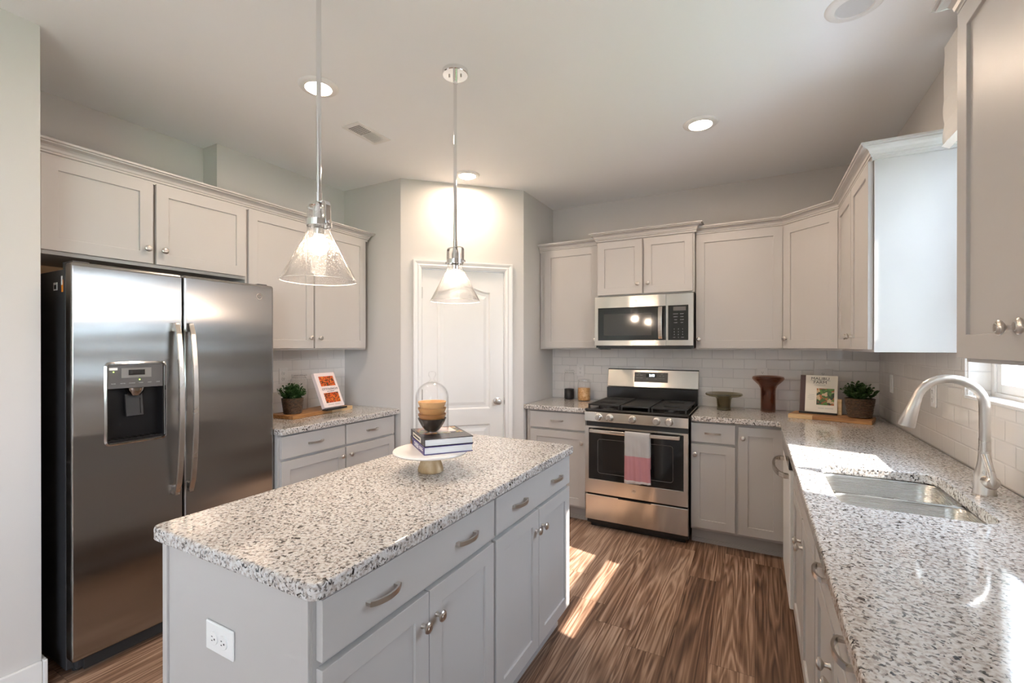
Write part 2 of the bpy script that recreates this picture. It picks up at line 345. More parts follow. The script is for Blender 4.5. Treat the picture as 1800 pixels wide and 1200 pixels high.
def rrect(x0, x1, y0, y1, r, n=6):
    pts = []
    for cx, cy, a0 in ((x1 - r, y1 - r, 0), (x0 + r, y1 - r, pi / 2), (x0 + r, y0 + r, pi), (x1 - r, y0 + r, 3 * pi / 2)):
        for k in range(n + 1): a = a0 + pi / 2 * k / n; pts.append((cx + r * cos(a), cy + r * sin(a)))
    return pts
def prism(poly, z0, z1, holes=()):
    bm = bmesh.new(); loops = []
    for lp in [poly] + list(holes):
        vs = [bm.verts.new((x, y, z1)) for x, y in lp]; loops.append(vs)
        for k in range(len(vs)): bm.edges.new((vs[k], vs[(k + 1) % len(vs)]))
    if holes: bmesh.ops.triangle_fill(bm, use_beauty=True, edges=bm.edges[:])
    else: bm.faces.new(loops[0])
    top = bm.faces[:]; mp = {}
    for vs in loops:
        for v in vs: mp[v] = bm.verts.new((v.co.x, v.co.y, z0))
    for f in top: bm.faces.new([mp[v] for v in reversed(f.verts)])
    for vs in loops:
        for k in range(len(vs)):
            a, b = vs[k], vs[(k + 1) % len(vs)]; bm.faces.new((a, b, mp[b], mp[a]))
    return bm
def sweep(path, prof):
    """moulding: path xy points (open), prof [(out, z)], outward = left side of the path direction"""
    bm = bmesh.new(); P = [Vector((p[0], p[1])) for p in path]; n = len(P); rings = []
    for i in range(n):
        ds = []
        if i > 0: ds.append((P[i] - P[i - 1]).normalized())
        if i < n - 1: ds.append((P[i + 1] - P[i]).normalized())
        ns = [Vector((-d.y, d.x)) for d in ds]; m = ns[0] if len(ns) == 1 else (ns[0] + ns[1]) / (1 + ns[0].dot(ns[1]))
        rings.append([bm.verts.new((P[i].x + m.x * o, P[i].y + m.y * o, z)) for o, z in prof])
    k = len(prof)
    for A, B in zip(rings, rings[1:]):
        for j in range(k): bm.faces.new((A[j], A[(j + 1) % k], B[(j + 1) % k], B[j]))
    bm.faces.new(rings[0]); bm.faces.new(list(reversed(rings[-1])))
    return bm
def xform(bm, mtx): bmesh.ops.transform(bm, matrix=mtx, verts=bm.verts[:]); return bm
def obj(name, bm, m, parent=None, bevel=0, smooth=False, seg=2, angle=40, label=None, outer=False):
    bmesh.ops.recalc_face_normals(bm, faces=bm.faces[:])
    me = bpy.data.meshes.new(name); bm.to_mesh(me); bm.free()
    me.materials.append(m if not isinstance(m, str) else M[m])
    if smooth:
        me.polygons.foreach_set('use_smooth', [True] * len(me.polygons))
        me.set_sharp_from_angle(angle=radians(angle))
    o = bpy.data.objects.new(name, me); C.objects.link(o)
    if parent: o.parent = parent
    if bevel:
        b = o.modifiers.new('bevel', 'BEVEL'); b.width = bevel; b.segments = seg; b.limit_method = 'ANGLE'; b.angle_limit = radians(40)
    if outer:   # bevel only the edges on the outer rim
        xs = [v.co.x for v in me.vertices]; zs = [v.co.z for v in me.vertices]; e_ = 1e-5
        lim = lambda v: v.co.x < min(xs) + e_ or v.co.x > max(xs) - e_ or v.co.z < min(zs) + e_ or v.co.z > max(zs) - e_
        at = me.attributes.new('bevel_weight_edge', 'FLOAT', 'EDGE')
        at.data.foreach_set('value', [1.0 if lim(me.vertices[e.vertices[0]]) and lim(me.vertices[e.vertices[1]]) else 0.0 for e in me.edges])
        b.limit_method = 'WEIGHT'
    if label: o['label'] = label
    return o
def thing(name, label, cat, loc=(0, 0, 0), rz=0, group=None):
    o = bpy.data.objects.new(name, None); C.objects.link(o); o.empty_display_size = 0.05
    o.location = loc; o.rotation_euler = (0, 0, rz); o['label'] = label; o['category'] = cat
    if group: o['group'] = group
    return o
def tag(o, label, cat, group=None, kind=None):
    o['label'] = label; o['category'] = cat
    if group: o['group'] = group
    if kind: o['kind'] = kind
    return o
def struct(name, bm, m, label=None, **kw):
    o = obj(name, bm, m, **kw); o['kind'] = 'structure'
    o['label'] = label or name; return o
def text(name, body, size, m, parent, loc, rot=(pi / 2, 0, 0), align='CENTER', ext=0.0003, sx=1.0):
    cu = bpy.data.curves.new(name, 'FONT'); cu.body = body; cu.size = size; cu.align_x = align; cu.align_y = 'CENTER'; cu.extrude = ext; cu.resolution_u = 3
    t = bpy.data.objects.new(name, cu); C.objects.link(t)
    me = bpy.data.meshes.new_from_object(t.evaluated_get(bpy.context.evaluated_depsgraph_get()))
    bpy.data.objects.remove(t); bpy.data.curves.remove(cu)
    me.materials.clear(); me.materials.append(M[m]); me.name = name
    o = bpy.data.objects.new(name, me); C.objects.link(o); o.parent = parent; o.location = loc; o.rotation_euler = rot; o.scale = (sx, 1, 1)
    return o
def copy_tree(o, parent=None):
    c = o.copy(); C.objects.link(c); c.parent = parent
    for ch in list(o.children): copy_tree(ch, c)
    return c

# ------------------------------------------------------------------ room
H = 2.72; XL = -3.069; XLB = -3.227; XR = 0.777; YB = 4.09
XF = -2.58; YF = 0.729; YR = -4.6; XJ = -1.72; YJ = 3.454; XD = -2.44; YD = 2.7406
struct('floor', boxes((-4.5, 1.0, YR - 0.1, YB + 0.1, -0.1, 0)), 'floor', 'dark walnut plank floor')
struct('ceiling', boxes((-4.5, 1.0, YR - 0.1, YB + 0.1, H, H + 0.1)), 'ceil', 'white painted ceiling')
struct('wall_back', boxes((XJ - 0.05, XR + 0.12, YB, YB + 0.12, 0, H)), 'wall', 'greige wall above the range cabinets')
# right wall with the sink window and a glazed opening behind the camera
WY0, WY1, WZ0, WZ1 = 1.585, 2.585, 1.19, 2.36
bm = boxes((XR, XR + .12, WY1, YB + .12, 0, H), (XR, XR + .12, WY0, WY1, 0, WZ0), (XR, XR + .12, WY0, WY1, WZ1, H),
           (XR, XR + .12, -1.6, WY0, 0, H), (XR, XR + .12, -4.4, -1.6, 2.4, H), (XR, XR + .12, YR, -4.4, 0, H), (XR, XR + .12, -4.4, -1.6, 0, .9))
struct('wall_right', bm, 'wall', 'greige wall holding the sink window')
struct('wall_left', boxes((XF - 1.9, XF, YR, YF, 0, H)), 'wall', 'pale foreground wall beside the refrigerator')
struct('wall_alcove', boxes((XLB - 0.12, XLB, YF, 1.70, 0, H), (XL - 0.278, XL, 1.70, YD + .01, 0, H)), 'wall', 'wall behind the refrigerator and left cabinets')
bm = boxes((XR - 5.3, XR + .12, YR - .1, YR, 0, H))
struct('wall_rear', bm, 'wall', 'plain rear wall behind the viewer')
L = math.hypot(XJ - XD, YJ - YD); A = math.atan2(YJ - YD, XJ - XD)
DX0, DX1, DZ = 0.150, 0.857, 2.035
TD = 0.11
bm = bmesh.new()
def add_local(bm, loc, rz, bs):
    b2 = boxes(*bs); xform(b2, Matrix.Translation(loc) @ Matrix.Rotation(rz, 4, 'Z')); me = bpy.data.meshes.new('tmp'); b2.to_mesh(me); b2.free(); bm.from_mesh(me); bpy.data.meshes.remove(me)
box(bm, XL - .12, XD, YD, YD + 0.1, 0, H)
box(bm, XJ - 0.1, XJ, YJ, YB + .02, 0, H)
add_local(bm, (XD, YD, 0), A, [(0, DX0, 0, TD, 0, H), (DX1, L, 0, TD, 0, H), (DX0, DX1, 0, TD, DZ, H)])
struct('wall_pantry', bm, 'wall', 'angled pantry wall around the white door')

# baseboards
def bb(name, label, bm): struct(name, bm, 'trim', label, bevel=0.004)
bb('baseboard_left', 'white baseboard on the foreground wall', boxes((XF, XF + 0.016, YR, YF, 0, 0.115), (XF - .3, XF + .016, YF, YF + .016, 0, .115)))
# door casing
T = thing('trim_1', 'white moulded casing framing the pantry door', 'door casing', (XD, YD, 0), A); T['kind'] = 'structure'
cw = 0.062
prof = [(0, 0), (0.012, 0), (0.018, 0.02), (0.014, 0.03), (0.020, 0.05), (0.020, cw), (0, cw)]
def casing():
    bm = bmesh.new(); x0, x1, z1 = DX0 + 0.008, DX1 - 0.008, DZ - 0.008; rings = []
    for px, pz, sx, sz in ((x0, 0, -1, 0), (x0, z1, -1, 1), (x1, z1, 1, 1), (x1, 0, 1, 0)):
        rings.append([bm.verts.new((px + sx * w_, -o, pz + sz * w_)) for o, w_ in prof])
    for a, b in zip(rings, rings[1:]):
        for j in range(len(prof)): bm.faces.new((a[j], a[(j + 1) % len(prof)], b[(j + 1) % len(prof)], b[j]))
    bm.faces.new(rings[0]); bm.faces.new(rings[-1]); return bm
obj('casing_profile', casing(), 'trim', T)
obj('jamb', boxes((DX0, DX0 + .016, 0, TD, 0, DZ - .016), (DX1 - .016, DX1, 0, TD, 0, DZ - .016), (DX0, DX1, 0, TD, DZ - .016, DZ)), 'trim', T)

# pantry door: two moulded panels, upper one arched
D = thing('door_1', 'white two-panel pantry door with arched top panel', 'door', (XD, YD, 0), A); D['kind'] = 'structure'
dx0, dx1, dz0, dz1 = DX0 + .018, DX1 - .018, 0.008, DZ - .018
def panel_outline(x0, x1, z0, z1, arch, inset):
    x0 += inset; x1 -= inset; z0 += inset; z1 -= inset; pts = [(x0, z0), (x1, z0)]
    n = 16
    for k in range(n + 1):
        s = k / n; x = x1 + (x0 - x1) * s; e = abs(2 * s - 1)
        pts.append((x, z1 + arch * (0.5 + 0.5 * cos(pi * e)) ** 1.0))
    return pts
def door_leaf():
    bm = bmesh.new(); y = 0.012
    panels = [(dx0 + .115, dx1 - .115, 0.89, dz1 - .17, 0.05), (dx0 + .115, dx1 - .115, 0.20, 0.76, 0.0)]
    outer = [bm.verts.new((x, y, z)) for x, z in ((dx0, dz0), (dx1, dz0), (dx1, dz1), (dx0, dz1))]
    edges = [bm.edges.new((outer[k], outer[(k + 1) % 4])) for k in range(4)]
    rings = []
    for p in panels:
        vs = [bm.verts.new((x, y, z)) for x, z in panel_outline(*p, 0)]
        edges += [bm.edges.new((vs[k], vs[(k + 1) % len(vs)])) for k in range(len(vs))]; rings.append((p, vs))
    bmesh.ops.triangle_fill(bm, use_beauty=True, edges=edges)
    for p, vs in rings:
        last = vs
        for ins, dy in ((0.012, 0.010), (0.030, 0.010), (0.055, 0.002)):
            nv = [bm.verts.new((x, y + dy, z)) for x, z in panel_outline(*p, ins)]
            for k in range(len(vs)): bm.faces.new((last[k], last[(k + 1) % len(vs)], nv[(k + 1) % len(vs)], nv[k]))
            last = nv
        bm.faces.new(last)
    bk = [bm.verts.new((v.co.x, y + .034, v.co.z)) for v in outer]
    for k in range(4): bm.faces.new((outer[k], outer[(k + 1) % 4], bk[(k + 1) % 4], bk[k]))
    bm.faces.new(list(reversed(bk))); return bm
obj('door_leaf', door_leaf(), 'trim', D)
kx, kz = dx1 - .055, 0.947
kb = lathe([(0, 0), (.030, 0), (.030, .004), (.012, .008), (.011, .024), (.020, .032), (.027, .042), (.027, .052), (.020, .060), (0, .063)], 32)
xform(kb, Matrix.Translation((kx, .012, kz)) @ Matrix.Rotation(pi / 2, 4, 'X'))
obj('door_knob', kb, 'nickel', D, smooth=True)
obj('strike_plate', boxes((dx1 + .002, dx1 + .006, -.004, .03, kz - .03, kz + .03)), 'nickel', D)
for hz in (1.83, 1.02, .25):
    b = lathe([(0, -.045), (.0055, -.045), (.0055, .045), (0, .045)], 12); xform(b, Matrix.Translation((dx0 - .003, .004, hz)))
    obj('hinge', b, 'nickel', D, smooth=True)

# window over the sink
Wn = thing('window_1', 'white double-hung window above the kitchen sink', 'window', (XR, (WY0 + WY1) / 2, WZ0)); Wn['kind'] = 'structure'
def inW(bs): return xform(boxes(*bs), Matrix.Translation((-XR, -(WY0 + WY1) / 2, -WZ0)))
fx0, fx1 = 0.845, 0.897
fw = .04
obj('window_frame', inW([(fx0, fx1, WY0, WY0 + fw, WZ0, WZ1), (fx0, fx1, WY1 - fw, WY1, WZ0, WZ1), (fx0, fx1, WY0 + fw, WY1 - fw, WZ0, WZ0 + .03), (fx0, fx1, WY0 + fw, WY1 - fw, WZ1 - .03, WZ1)]), 'trim', Wn, bevel=.003)
zm = 1.775
def sash(x0, x1, z0, z1, y0=WY0 + fw, y1=WY1 - fw, s=.035): return inW([(x0, x1, y0, y0 + s, z0, z1), (x0, x1, y1 - s, y1, z0, z1), (x0, x1, y0 + s, y1 - s, z0, z0 + s), (x0, x1, y0 + s, y1 - s, z1 - s, z1)])
obj('lower_sash', sash(.852, .872, WZ0 + .03, zm + .03), 'trim', Wn, bevel=.002)
obj('upper_sash', sash(.874, .893, zm - .03, WZ1 - .03), 'trim', Wn, bevel=.002)
obj('pane', inW([(.861, .863, WY0 + .07, WY1 - .07, WZ0 + .06, zm), (.882, .884, WY0 + .07, WY1 - .07, zm, WZ1 - .06)]), 'pane', Wn)
obj('window_sill', inW([(XR - .012, fx0, WY0 + .001, WY1 - .001, WZ0 - .0, WZ0 + .014)]), 'trim', Wn, bevel=.004)
# right wall glazing (behind the camera)
for nm, lb, bs, ps in (('window_2', 'white framed glazing on the right wall behind the viewer', [(.83, .89, -4.4, -4.34, .9, 2.4), (.83, .89, -1.66, -1.6, .9, 2.4), (.83, .89, -2.98, -2.92, .96, 2.34), (.83, .89, -4.34, -1.66, 2.34, 2.4), (.83, .89, -4.34, -1.66, .9, .96)], [(.855, .86, -4.34, -1.66, .96, 2.34)]),):
    Wx = thing(nm, lb, 'window'); Wx['kind'] = 'structure'
    obj('window_frame', boxes(*bs), 'trim', Wx); obj('pane', boxes(*ps), 'pane', Wx)

# tiled backsplash
struct('wall_backsplash_back', boxes((XJ, XR, YB - .008, YB, .914, 1.40)), 'tile_x', 'white subway tile behind the range')
struct('wall_backsplash_left', boxes((XL, XL + .008, 1.70, YD, .914, 1.40)), 'tile_y', 'white subway tile behind the left counter')
struct('wall_backsplash_right', boxes((XR - .008, XR, .3, YB - .008, .914, WZ0), (XR - .008, XR, WY1, YB - .008, WZ0, 1.40), (XR - .008, XR, .3, WY0, WZ0, 1.40), (XR, fx0, WY1 - .008, WY1, WZ0, 1.6)), 'tile_y', 'white subway tile behind the sink')

# outdoors
o = struct('ground', boxes((5.0, 45, -40, 45, -.3, -.1), (2.6, 5.0, .6, 45, -.3, -.1), (-30, 5.0, -45, -20, -.3, -.1)), 'lawn', 'green lawn outside the window')
struct('bounce_ground', boxes((1.02, 5.0, -9, .6, -.3, -.1), (1.02, 2.6, .6, 12, -.3, -.1), (-8, 1.02, -20, -4.75, -.3, -.1), (1.02, 5.0, -20, -9, -.3, -.1)), 'concrete', 'added pale concrete ground bouncing light into the room')  # unseen ground added to bounce sun and sky light up to the ceiling
bs = [(9.0, 9.2, -12, 14, -.4, 3.0)]
struct('sky_blocker_eave', boxes((.9, 1.30, YR, 4.2, 2.75, 2.87)), 'siding', 'unseen added eave cutting sky light above the window')  # unseen overhang added to cut high sky light at the sink window
struct('sky_blocker_wall', boxes((.9, 4.2, .42, .6, -.1, 3.6)), 'siding', 'unseen added wall blocking sky light beside the window')  # unseen wall added to keep sky light off the cabinet side
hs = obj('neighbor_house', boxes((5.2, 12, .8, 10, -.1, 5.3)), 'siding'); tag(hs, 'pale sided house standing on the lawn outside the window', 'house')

# ------------------------------------------------------------------ hardware
def knob_mesh():
    b = lathe([(0, 0), (.0075, 0), (.0075, .003), (.0055, .006), (.0055, .014), (.012, .018), (.0158, .0215), (.0158, .0245), (.013, .0275), (.009, .0285), (.008, .030), (0, .0305)], 24)
    xform(b, Matrix.Rotation(pi / 2, 4, 'X')); return b
_k = obj('knob', knob_mesh(), 'nickel', smooth=True); KNOB = _k.data; bpy.data.objects.remove(_k)
def pull_mesh():
    pts = []; n = 14; wd = .10
    for k in range(n + 1):
        s = k / n; x = -wd / 2 + wd * s; y = -.012 - .016 * sin(pi * s) ** .7; pts.append((x, y, 0))
    b = tube(pts, 0, flat=(.0135, .0055))
    for sx in (-1, 1): tube([(sx * .048, 0, 0), (sx * .048, -.014, 0)], 0, flat=(.0085, .0135), bm=b)
    return b
_k = obj('drawer_pull', pull_mesh(), 'nickel', smooth=True, angle=50); PULL = _k.data; bpy.data.objects.remove(_k)
def put(mesh, name, parent, loc):
    o = bpy.data.objects.new(name, mesh); C.objects.link(o); o.parent = parent; o.location = loc; return o

# ------------------------------------------------------------------ cabinets
DRZ = (.730, .864); DOZ = (.125, .713); FT = .02
def cabinet(name, label, loc, rz, w_, z0, z1, depth, fronts, toe=False, cat='cabinet', end_panels=None, group=None, frame_top=None):
    t = thing(name, label, cat, loc, rz, group)
    y = FT + .001; ft = .019
    b = boxes((0, .018, y, depth, z0, z1), (w_ - .018, w_, y, depth, z0, z1), (.018, w_ - .018, depth - .012, depth, z0, z1), (.018, w_ - .018, y, depth - .012, z0, z0 + .018))
    depth = depth; box(b, .018, w_ - .018, y, y + ft, z0 + .018, z1)          # face frame
    if not toe: box(b, .018, w_ - .018, y + ft, depth - .012, z1 - .018, z1)
    obj('cabinet_body', b, 'cab', t, bevel=.0012)
    if toe:
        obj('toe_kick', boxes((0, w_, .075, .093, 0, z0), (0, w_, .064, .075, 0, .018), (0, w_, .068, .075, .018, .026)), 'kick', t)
    for f in fronts:
        kind, x0, x1, za, zb = f[:5]; hw = f[5:]
        if kind == 'door': o = obj('door', door_bm(x0, x1, za, zb), 'cab', t, bevel=.0015)
        elif kind == 'drawer': o = obj('drawer', boxes((x0, x1, 0, FT, za, zb)), 'cab', t, bevel=.0015)
        else: o = obj('false_front', boxes((x0, x1, 0, FT, za, zb)), 'cab', t, bevel=.0015)
        for h in hw:
            if h[0] == 'k': put(KNOB, 'knob', o, (h[1], 0, h[2]))
            else: put(PULL, 'drawer_pull', o, (h[1], 0, h[2]))
    return t
BT = .876; KZ = .633; PZ = .797
def two_doors(w_, za, zb, kz, e=.012, gap=.012, ko=.032):
    m = w_ / 2; return [('door', e, m - gap / 2, za, zb, ('k', m - gap / 2 - ko, kz)), ('door', m + gap / 2, w_ - e, za, zb, ('k', m + gap / 2 + ko, kz))]

# left run (faces +X)
RL = pi / 2
LF = -2.47
LX = lambda y: y
cabinet('base_cabinet', 'grey base cabinet with two drawers, between the refrigerator and the pantry wall', (LF, 1.725, 0), RL, .99, .105, BT, .585,
        [('drawer', .012, .490, *DRZ, ('p', .25, PZ)), ('drawer', .502, .975, *DRZ, ('p', .74, PZ)),
         ('door', .012, .490, *DOZ, ('k', .458, KZ + .025)), ('door', .502, .975, *DOZ, ('k', .534, KZ + .025))], True)
UF = -2.74
cabinet('upper_cabinet', 'wide short upper cabinet mounted above the refrigerator', (UF, .765, 0), RL, .93, 1.815, 2.262, .48,
        [('door', .01, .434, 1.832, 2.25, ('k', .405, 1.905)), ('door', .448, .925, 1.832, 2.25, ('k', .480, 1.905))])
UA = [c for c in C.objects if c.get('label') == 'wide short upper cabinet mounted above the refrigerator'][0]
obj('mounting_rail', boxes((.02, .91, .44, .458, 1.765, 1.815)), 'inwood', UA)
U2 = cabinet('upper_cabinet', 'tall two-door upper cabinet left of the pantry, beside the refrigerator', (UF, 1.695, 0), RL, .99, 1.378, 2.262, .322,
        [('door', .012, .482, 1.39, 2.25, ('k', .452, 1.463)), ('door', .494, .972, 1.39, 2.25, ('k', .530, 1.463))])
# back run (faces -Y)
BF = 3.475; BU = 3.765
cabinet('base_cabinet', 'narrow grey base cabinet left of the range', (-1.705, BF, 0), 0, .535, .105, BT, .603,
        [('drawer', .037, .522, *DRZ, ('p', .281, PZ)), ('door', .037, .522, *DOZ, ('k', .494, KZ))], True)
cabinet('base_cabinet', 'narrow grey base cabinet with drawer, right of the range', (-.403, BF, 0), 0, .297, .105, BT, .603,
        [('drawer', .003, .284, *DRZ, ('p', .145, PZ)), ('door', .003, .284, *DOZ, ('k', .03, KZ + .01))], True)
t = cabinet('corner_cabinet', 'grey corner base cabinet with one full-height door, beside the dishwasher', (-.106, BF, 0), 0, .291, .105, BT, .603,
        [('door', .006, .270, .125, .856, ('k', .034, .783))], True)
cabinet('upper_cabinet', 'single-door upper cabinet left of the microwave', (-1.712, BU, 0), 0, .545, 1.378, 2.262, .322,
        [('door', .050, .540, 1.39, 2.25, ('k', .520, 1.458))])
cabinet('upper_cabinet', 'short two-door upper cabinet above the microwave', (-1.166, 3.70, 0), 0, .762, 1.815, 2.285, .39,
        [('door', .012, .375, 1.825, 2.262, ('k', .343, 1.903)), ('door', .389, .750, 1.825, 2.262, ('k', .421, 1.903))])
cabinet('upper_cabinet', 'wide single-door upper cabinet right of the microwave', (-.402, BU, 0), 0, .577, 1.378, 2.262, .322,
        [('door', .004, .572, 1.39, 2.25, ('k', .025, 1.457))])
# diagonal corner upper
dt = thing('upper_corner_cabinet', 'angled one-door upper cabinet in the right corner', 'cabinet')
obj('cabinet_body', prism([(.178, 3.789), (.178, YB - .001), (XR - .001, YB - .001), (XR - .001, 3.487), (.474, 3.487)], 1.378, 2.262), 'cab', dt, bevel=.0012)
dl = math.hypot(.474 - .178, 3.789 - 3.487)
da = math.atan2(3.487 - 3.789, .474 - .178)
nrm = Vector((sin(da), -cos(da)))
dd = xform(door_bm(.012, dl - .012, 1.39, 2.25, -.021), Matrix.Translation((.178, 3.789, 0)) @ Matrix.Rotation(da, 4, 'Z'))
ddo = obj('door', dd, 'cab', dt, bevel=.0015)
kk = put(KNOB, 'knob', ddo, (.178 + cos(da) * .040 + nrm.x * .021, 3.789 + sin(da) * .040 + nrm.y * .021, 1.458)); kk.rotation_euler = (0, 0, da)
# right run (faces -X)
RR = -pi / 2
RU = .452
cabinet('upper_cabinet', 'two-door upper cabinet left of the sink window', (RU, 3.485, 0), RR, .875, 1.378, 2.262, .324,
        two_doors(.875, 1.39, 2.25, 1.457, .012, .012))
NU = cabinet('upper_cabinet', 'nearest upper cabinet at the right edge, right of the sink window', (RU, 1.578, 0), RR, .686, 1.366, 2.262, .324,
        two_doors(.686, 1.376, 2.25, 1.443, .004, .006, .036))
RF = .165
dwY = 3.235
cabinet('sink_cabinet', 'grey two-door cabinet under the sink', (RF, 2.63, 0), RR, .914, .105, BT, .60,
        [('front', .012, .902, *DRZ)] + two_doors(.914, *DOZ, KZ - .025), True)
cabinet('base_cabinet', 'grey base cabinet with a two-pull drawer, nearest on the sink side', (RF, 1.715, 0), RR, .762, .105, BT, .60,
        [('drawer', .012, .75, *DRZ, ('p', .235, PZ), ('p', .600, PZ))] + two_doors(.762, *DOZ, KZ - .02), True)
cabinet('base_cabinet', 'grey base cabinet beyond the frame, closest to the viewer', (RF, .952, 0), RR, .60, .105, BT, .60,
        [('drawer', .012, .588, *DRZ, ('p', .3, PZ))] + two_doors(.60, *DOZ, KZ), True)
o = obj('corner_filler', boxes((.187, .205, dwY + .004, 3.496, .105, BT)), 'cab'); tag(o, 'narrow grey filler strip between dishwasher and corner cabinet', 'filler strip')

# island
IF = -.808
for y0, lb in ((.655, 'nearest island cabinet with a two-pull drawer and two doors'), (1.398, 'far island cabinet with a two-pull drawer and two doors')):
    near = y0 < 1
    ww = .742
    x0 = .010
    t = cabinet('island_cabinet', lb, (IF, y0, 0), RL, ww, .105, BT, .60,
        [('drawer', .008, ww - .006, *DRZ, ('p', .185, PZ), ('p', .555, PZ))] + two_doors(ww, .125, .713, KZ, .008, .004, .030), True, group='island cabinets')
    if near:
        obj('end_panel', boxes((-.006, 0, .021, .615, 0, BT)), 'cab', t, bevel=.001)
        for ya, yb in ((.021, .045), (.593, .615)): obj('corner_trim', boxes((-.012, -.006, ya, yb, 0, BT)), 'cab', t, bevel=.001)
    del t['group']

# counters
def counter(name, label, poly, holes=()):
    o = obj(name, prism(poly, BT, .914, holes), 'granite', bevel=.007, seg=3); return tag(o, label, 'countertop')
counter('countertop', 'granite countertop on the left base cabinet beside the refrigerator', [(XL + .009, 1.718), (-2.455, 1.718), (-2.447, 1.726), (-2.447, YD - .002), (XL + .009, YD - .002)])
counter('countertop', 'short granite countertop left of the range', [(XJ + .002, YB - .009), (XJ + .002, 3.452), (-1.173, 3.452), (-1.173, YB - .009)])
sk = rrect(.235, .605, 1.75, 2.31, .055)
counter('countertop', 'long granite countertop with the sink cut-out along the window wall', [(-.399, YB - .009), (-.399, 3.452), (.125, 3.452), (.14, 3.437), (.14, .34), (XR - .009, .34), (XR - .009, YB - .009)], [list(reversed(sk))])
ic = rrect(-1.4575, -.7884, .627, 2.155, .03, 5)
counter('island_countertop', 'large speckled granite top on the island', ic)

# crown mouldings
def crown_prof(z): return [(0, z - .004), (.007, z - .004), (.007, z + .010), (.013, z + .012), (.013, z + .020), (.017, z + .023), (.020, z + .033), (.028, z + .043), (.040, z + .048), (.046, z + .049), (.046, z + .055), (.054, z + .057), (.054, z + .066), (0, z + .066)]
def crown(label, path, z=2.250, ss=1):
    o = obj('crown_molding', sweep(path, crown_prof(z)), 'cab'); return tag(o, label, 'crown moulding')
e = .001; uf = FT + .0
crown('grey crown moulding along the refrigerator-side upper cabinets', [(XL + .005, 2.69), (UF - .018, 2.69), (UF - .018, .74)][::1])
crown('grey crown moulding on the cabinet left of the microwave', [(-1.17, BU + .018), (-1.666, BU + .018), (-1.716, BU + .018)])
crown('raised crown moulding above the microwave cabinet', [(-.40, 4.0), (-.40, 3.718), (-1.168, 3.718), (-1.168, 4.0)], 2.275)
crown('long crown moulding over the right corner upper cabinets', [(XR - .002, 2.608), (.470, 2.608), (.470, 3.480), (.176, 3.781), (-.398, 3.781)])
crown('crown moulding over the nearest right upper cabinet', [(.470, .89), (.470, 1.58), (XR - .002, 1.58)][::-1][::-1] if False else [(XR - .002, .89), (.470, .89), (.470, 1.58), (XR - .002, 1.58)])

# ------------------------------------------------------------------ refrigerator
F = thing('refrigerator', 'stainless side-by-side refrigerator with ice dispenser', 'refrigerator', (-2.50, .800, 0), RL)
obj('body', boxes((.004, .890, .078, .70, .02, 1.735), (.03, .88, .05, .078, .02, .075)), 'fridge_side', F, bevel=.004)
fz0, fz1 = .075, 1.760
dp = (.107, .349, .963, 1.335)
fl = slab(0, .417, fz0, fz1, 0, .072, dp[0] + .012, dp[1] - .012, dp[2] + .012, dp[3] - .012, .060)
o = obj('freezer_door', fl, 'steel_v', F, bevel=.014, seg=4, outer=True)
rd = obj('refrigerator_door', boxes((.425, .910, 0, .072, fz0, fz1)), 'steel_v', F, bevel=.014, seg=4)
bz = bmesh.new()
outer = rrect(dp[0], dp[1], dp[2], dp[3], .022, 5); inner = rrect(dp[0] + .014, dp[1] - .014, dp[2] + .014, dp[3] - .014, .014, 5)
vo = [bz.verts.new((x, -.001, z)) for x, z in outer]; vm_ = [bz.verts.new((x * .5 + x2 * .5, -.006, z * .5 + z2 * .5)) for (x, z), (x2, z2) in zip(outer, inner)]; vi = [bz.verts.new((x, .012, z)) for x, z in inner]
for a, b in ((vo, vm_), (vm_, vi)):
    for k in range(len(a)): bz.faces.new((a[k], a[(k + 1) % len(a)], b[(k + 1) % len(a)], b[k]))
disp = obj('ice_dispenser', bz, 'bezel', F, smooth=True)
ix0, ix1, iz0, iz1 = dp[0] + .013, dp[1] - .013, dp[2] + .013, dp[3] - .013
pz = 1.215
obj('control_panel', boxes((ix0, ix1, .004, .058, pz, iz1)), 'grey_plastic', disp, bevel=.002)
obj('display_surround', boxes((ix0 + .05, ix1 - .05, .001, .004, 1.262, 1.306)), 'light_grey', disp)
obj('display_window', boxes((ix0 + .077, ix1 - .077, -.001, .001, 1.274, 1.298)), 'black', disp)
obj('dispenser_cavity', boxes((ix0, ix1, .050, .058, iz0, pz), (ix0, ix0 + .004, .004, .05, iz0, pz), (ix1 - .004, ix1, .004, .05, iz0, pz)), 'cavity', disp)
cxm = (ix0 + ix1) / 2
nb = lathe([(0, pz - .035), (.022, pz - .035), (.036, pz - .012), (.038, pz), (0, pz)], 24, cxm, .020)
obj('ice_chute', nb, 'bezel', disp, smooth=True)
obj('dispenser_paddle', xform(slab(-.033, .033, -.10, 0, 0, .010, -.024, .024, -.092, -.02, .004), Matrix.Translation((cxm, .030, pz - .03)) @ Matrix.Rotation(radians(-8), 4, 'X')), 'paddle', disp)
obj('drip_tray', boxes((ix0, ix1, .0, .05, iz0, iz0 + .010), *[(ix0 + .012 + k * .025, ix0 + .026 + k * .025, .006, .044, iz0 + .010, iz0 + .013) for k in range(8)]), 'cavity', disp)
obj('sticker', boxes((ix0 + .006, ix0 + .036, .001, .004, 1.298, 1.309)), 'plastic', disp)
for lx, lz in ((ix0 + .022, 1.290), (cxm + .012, 1.252)):
    obj('indicator_light', boxes((lx - .0016, lx + .0016, .001, .004, lz - .0016, lz + .0016)), 'greenled', disp)
for k, s in enumerate(('FILTER', 'WATER', 'CRUSHED', 'CUBED', 'LIGHT', 'LOCK')):
    text('button_label', s, .0062, 'greyink', disp, (ix0 + .022 + k * .0345, .0035, 1.237), sx=.9)
def handle_pts(x): return [(x, -.010 - .046 * (sin(pi * k / 16) ** .55), .690 + .826 * k / 16) for k in range(17)]
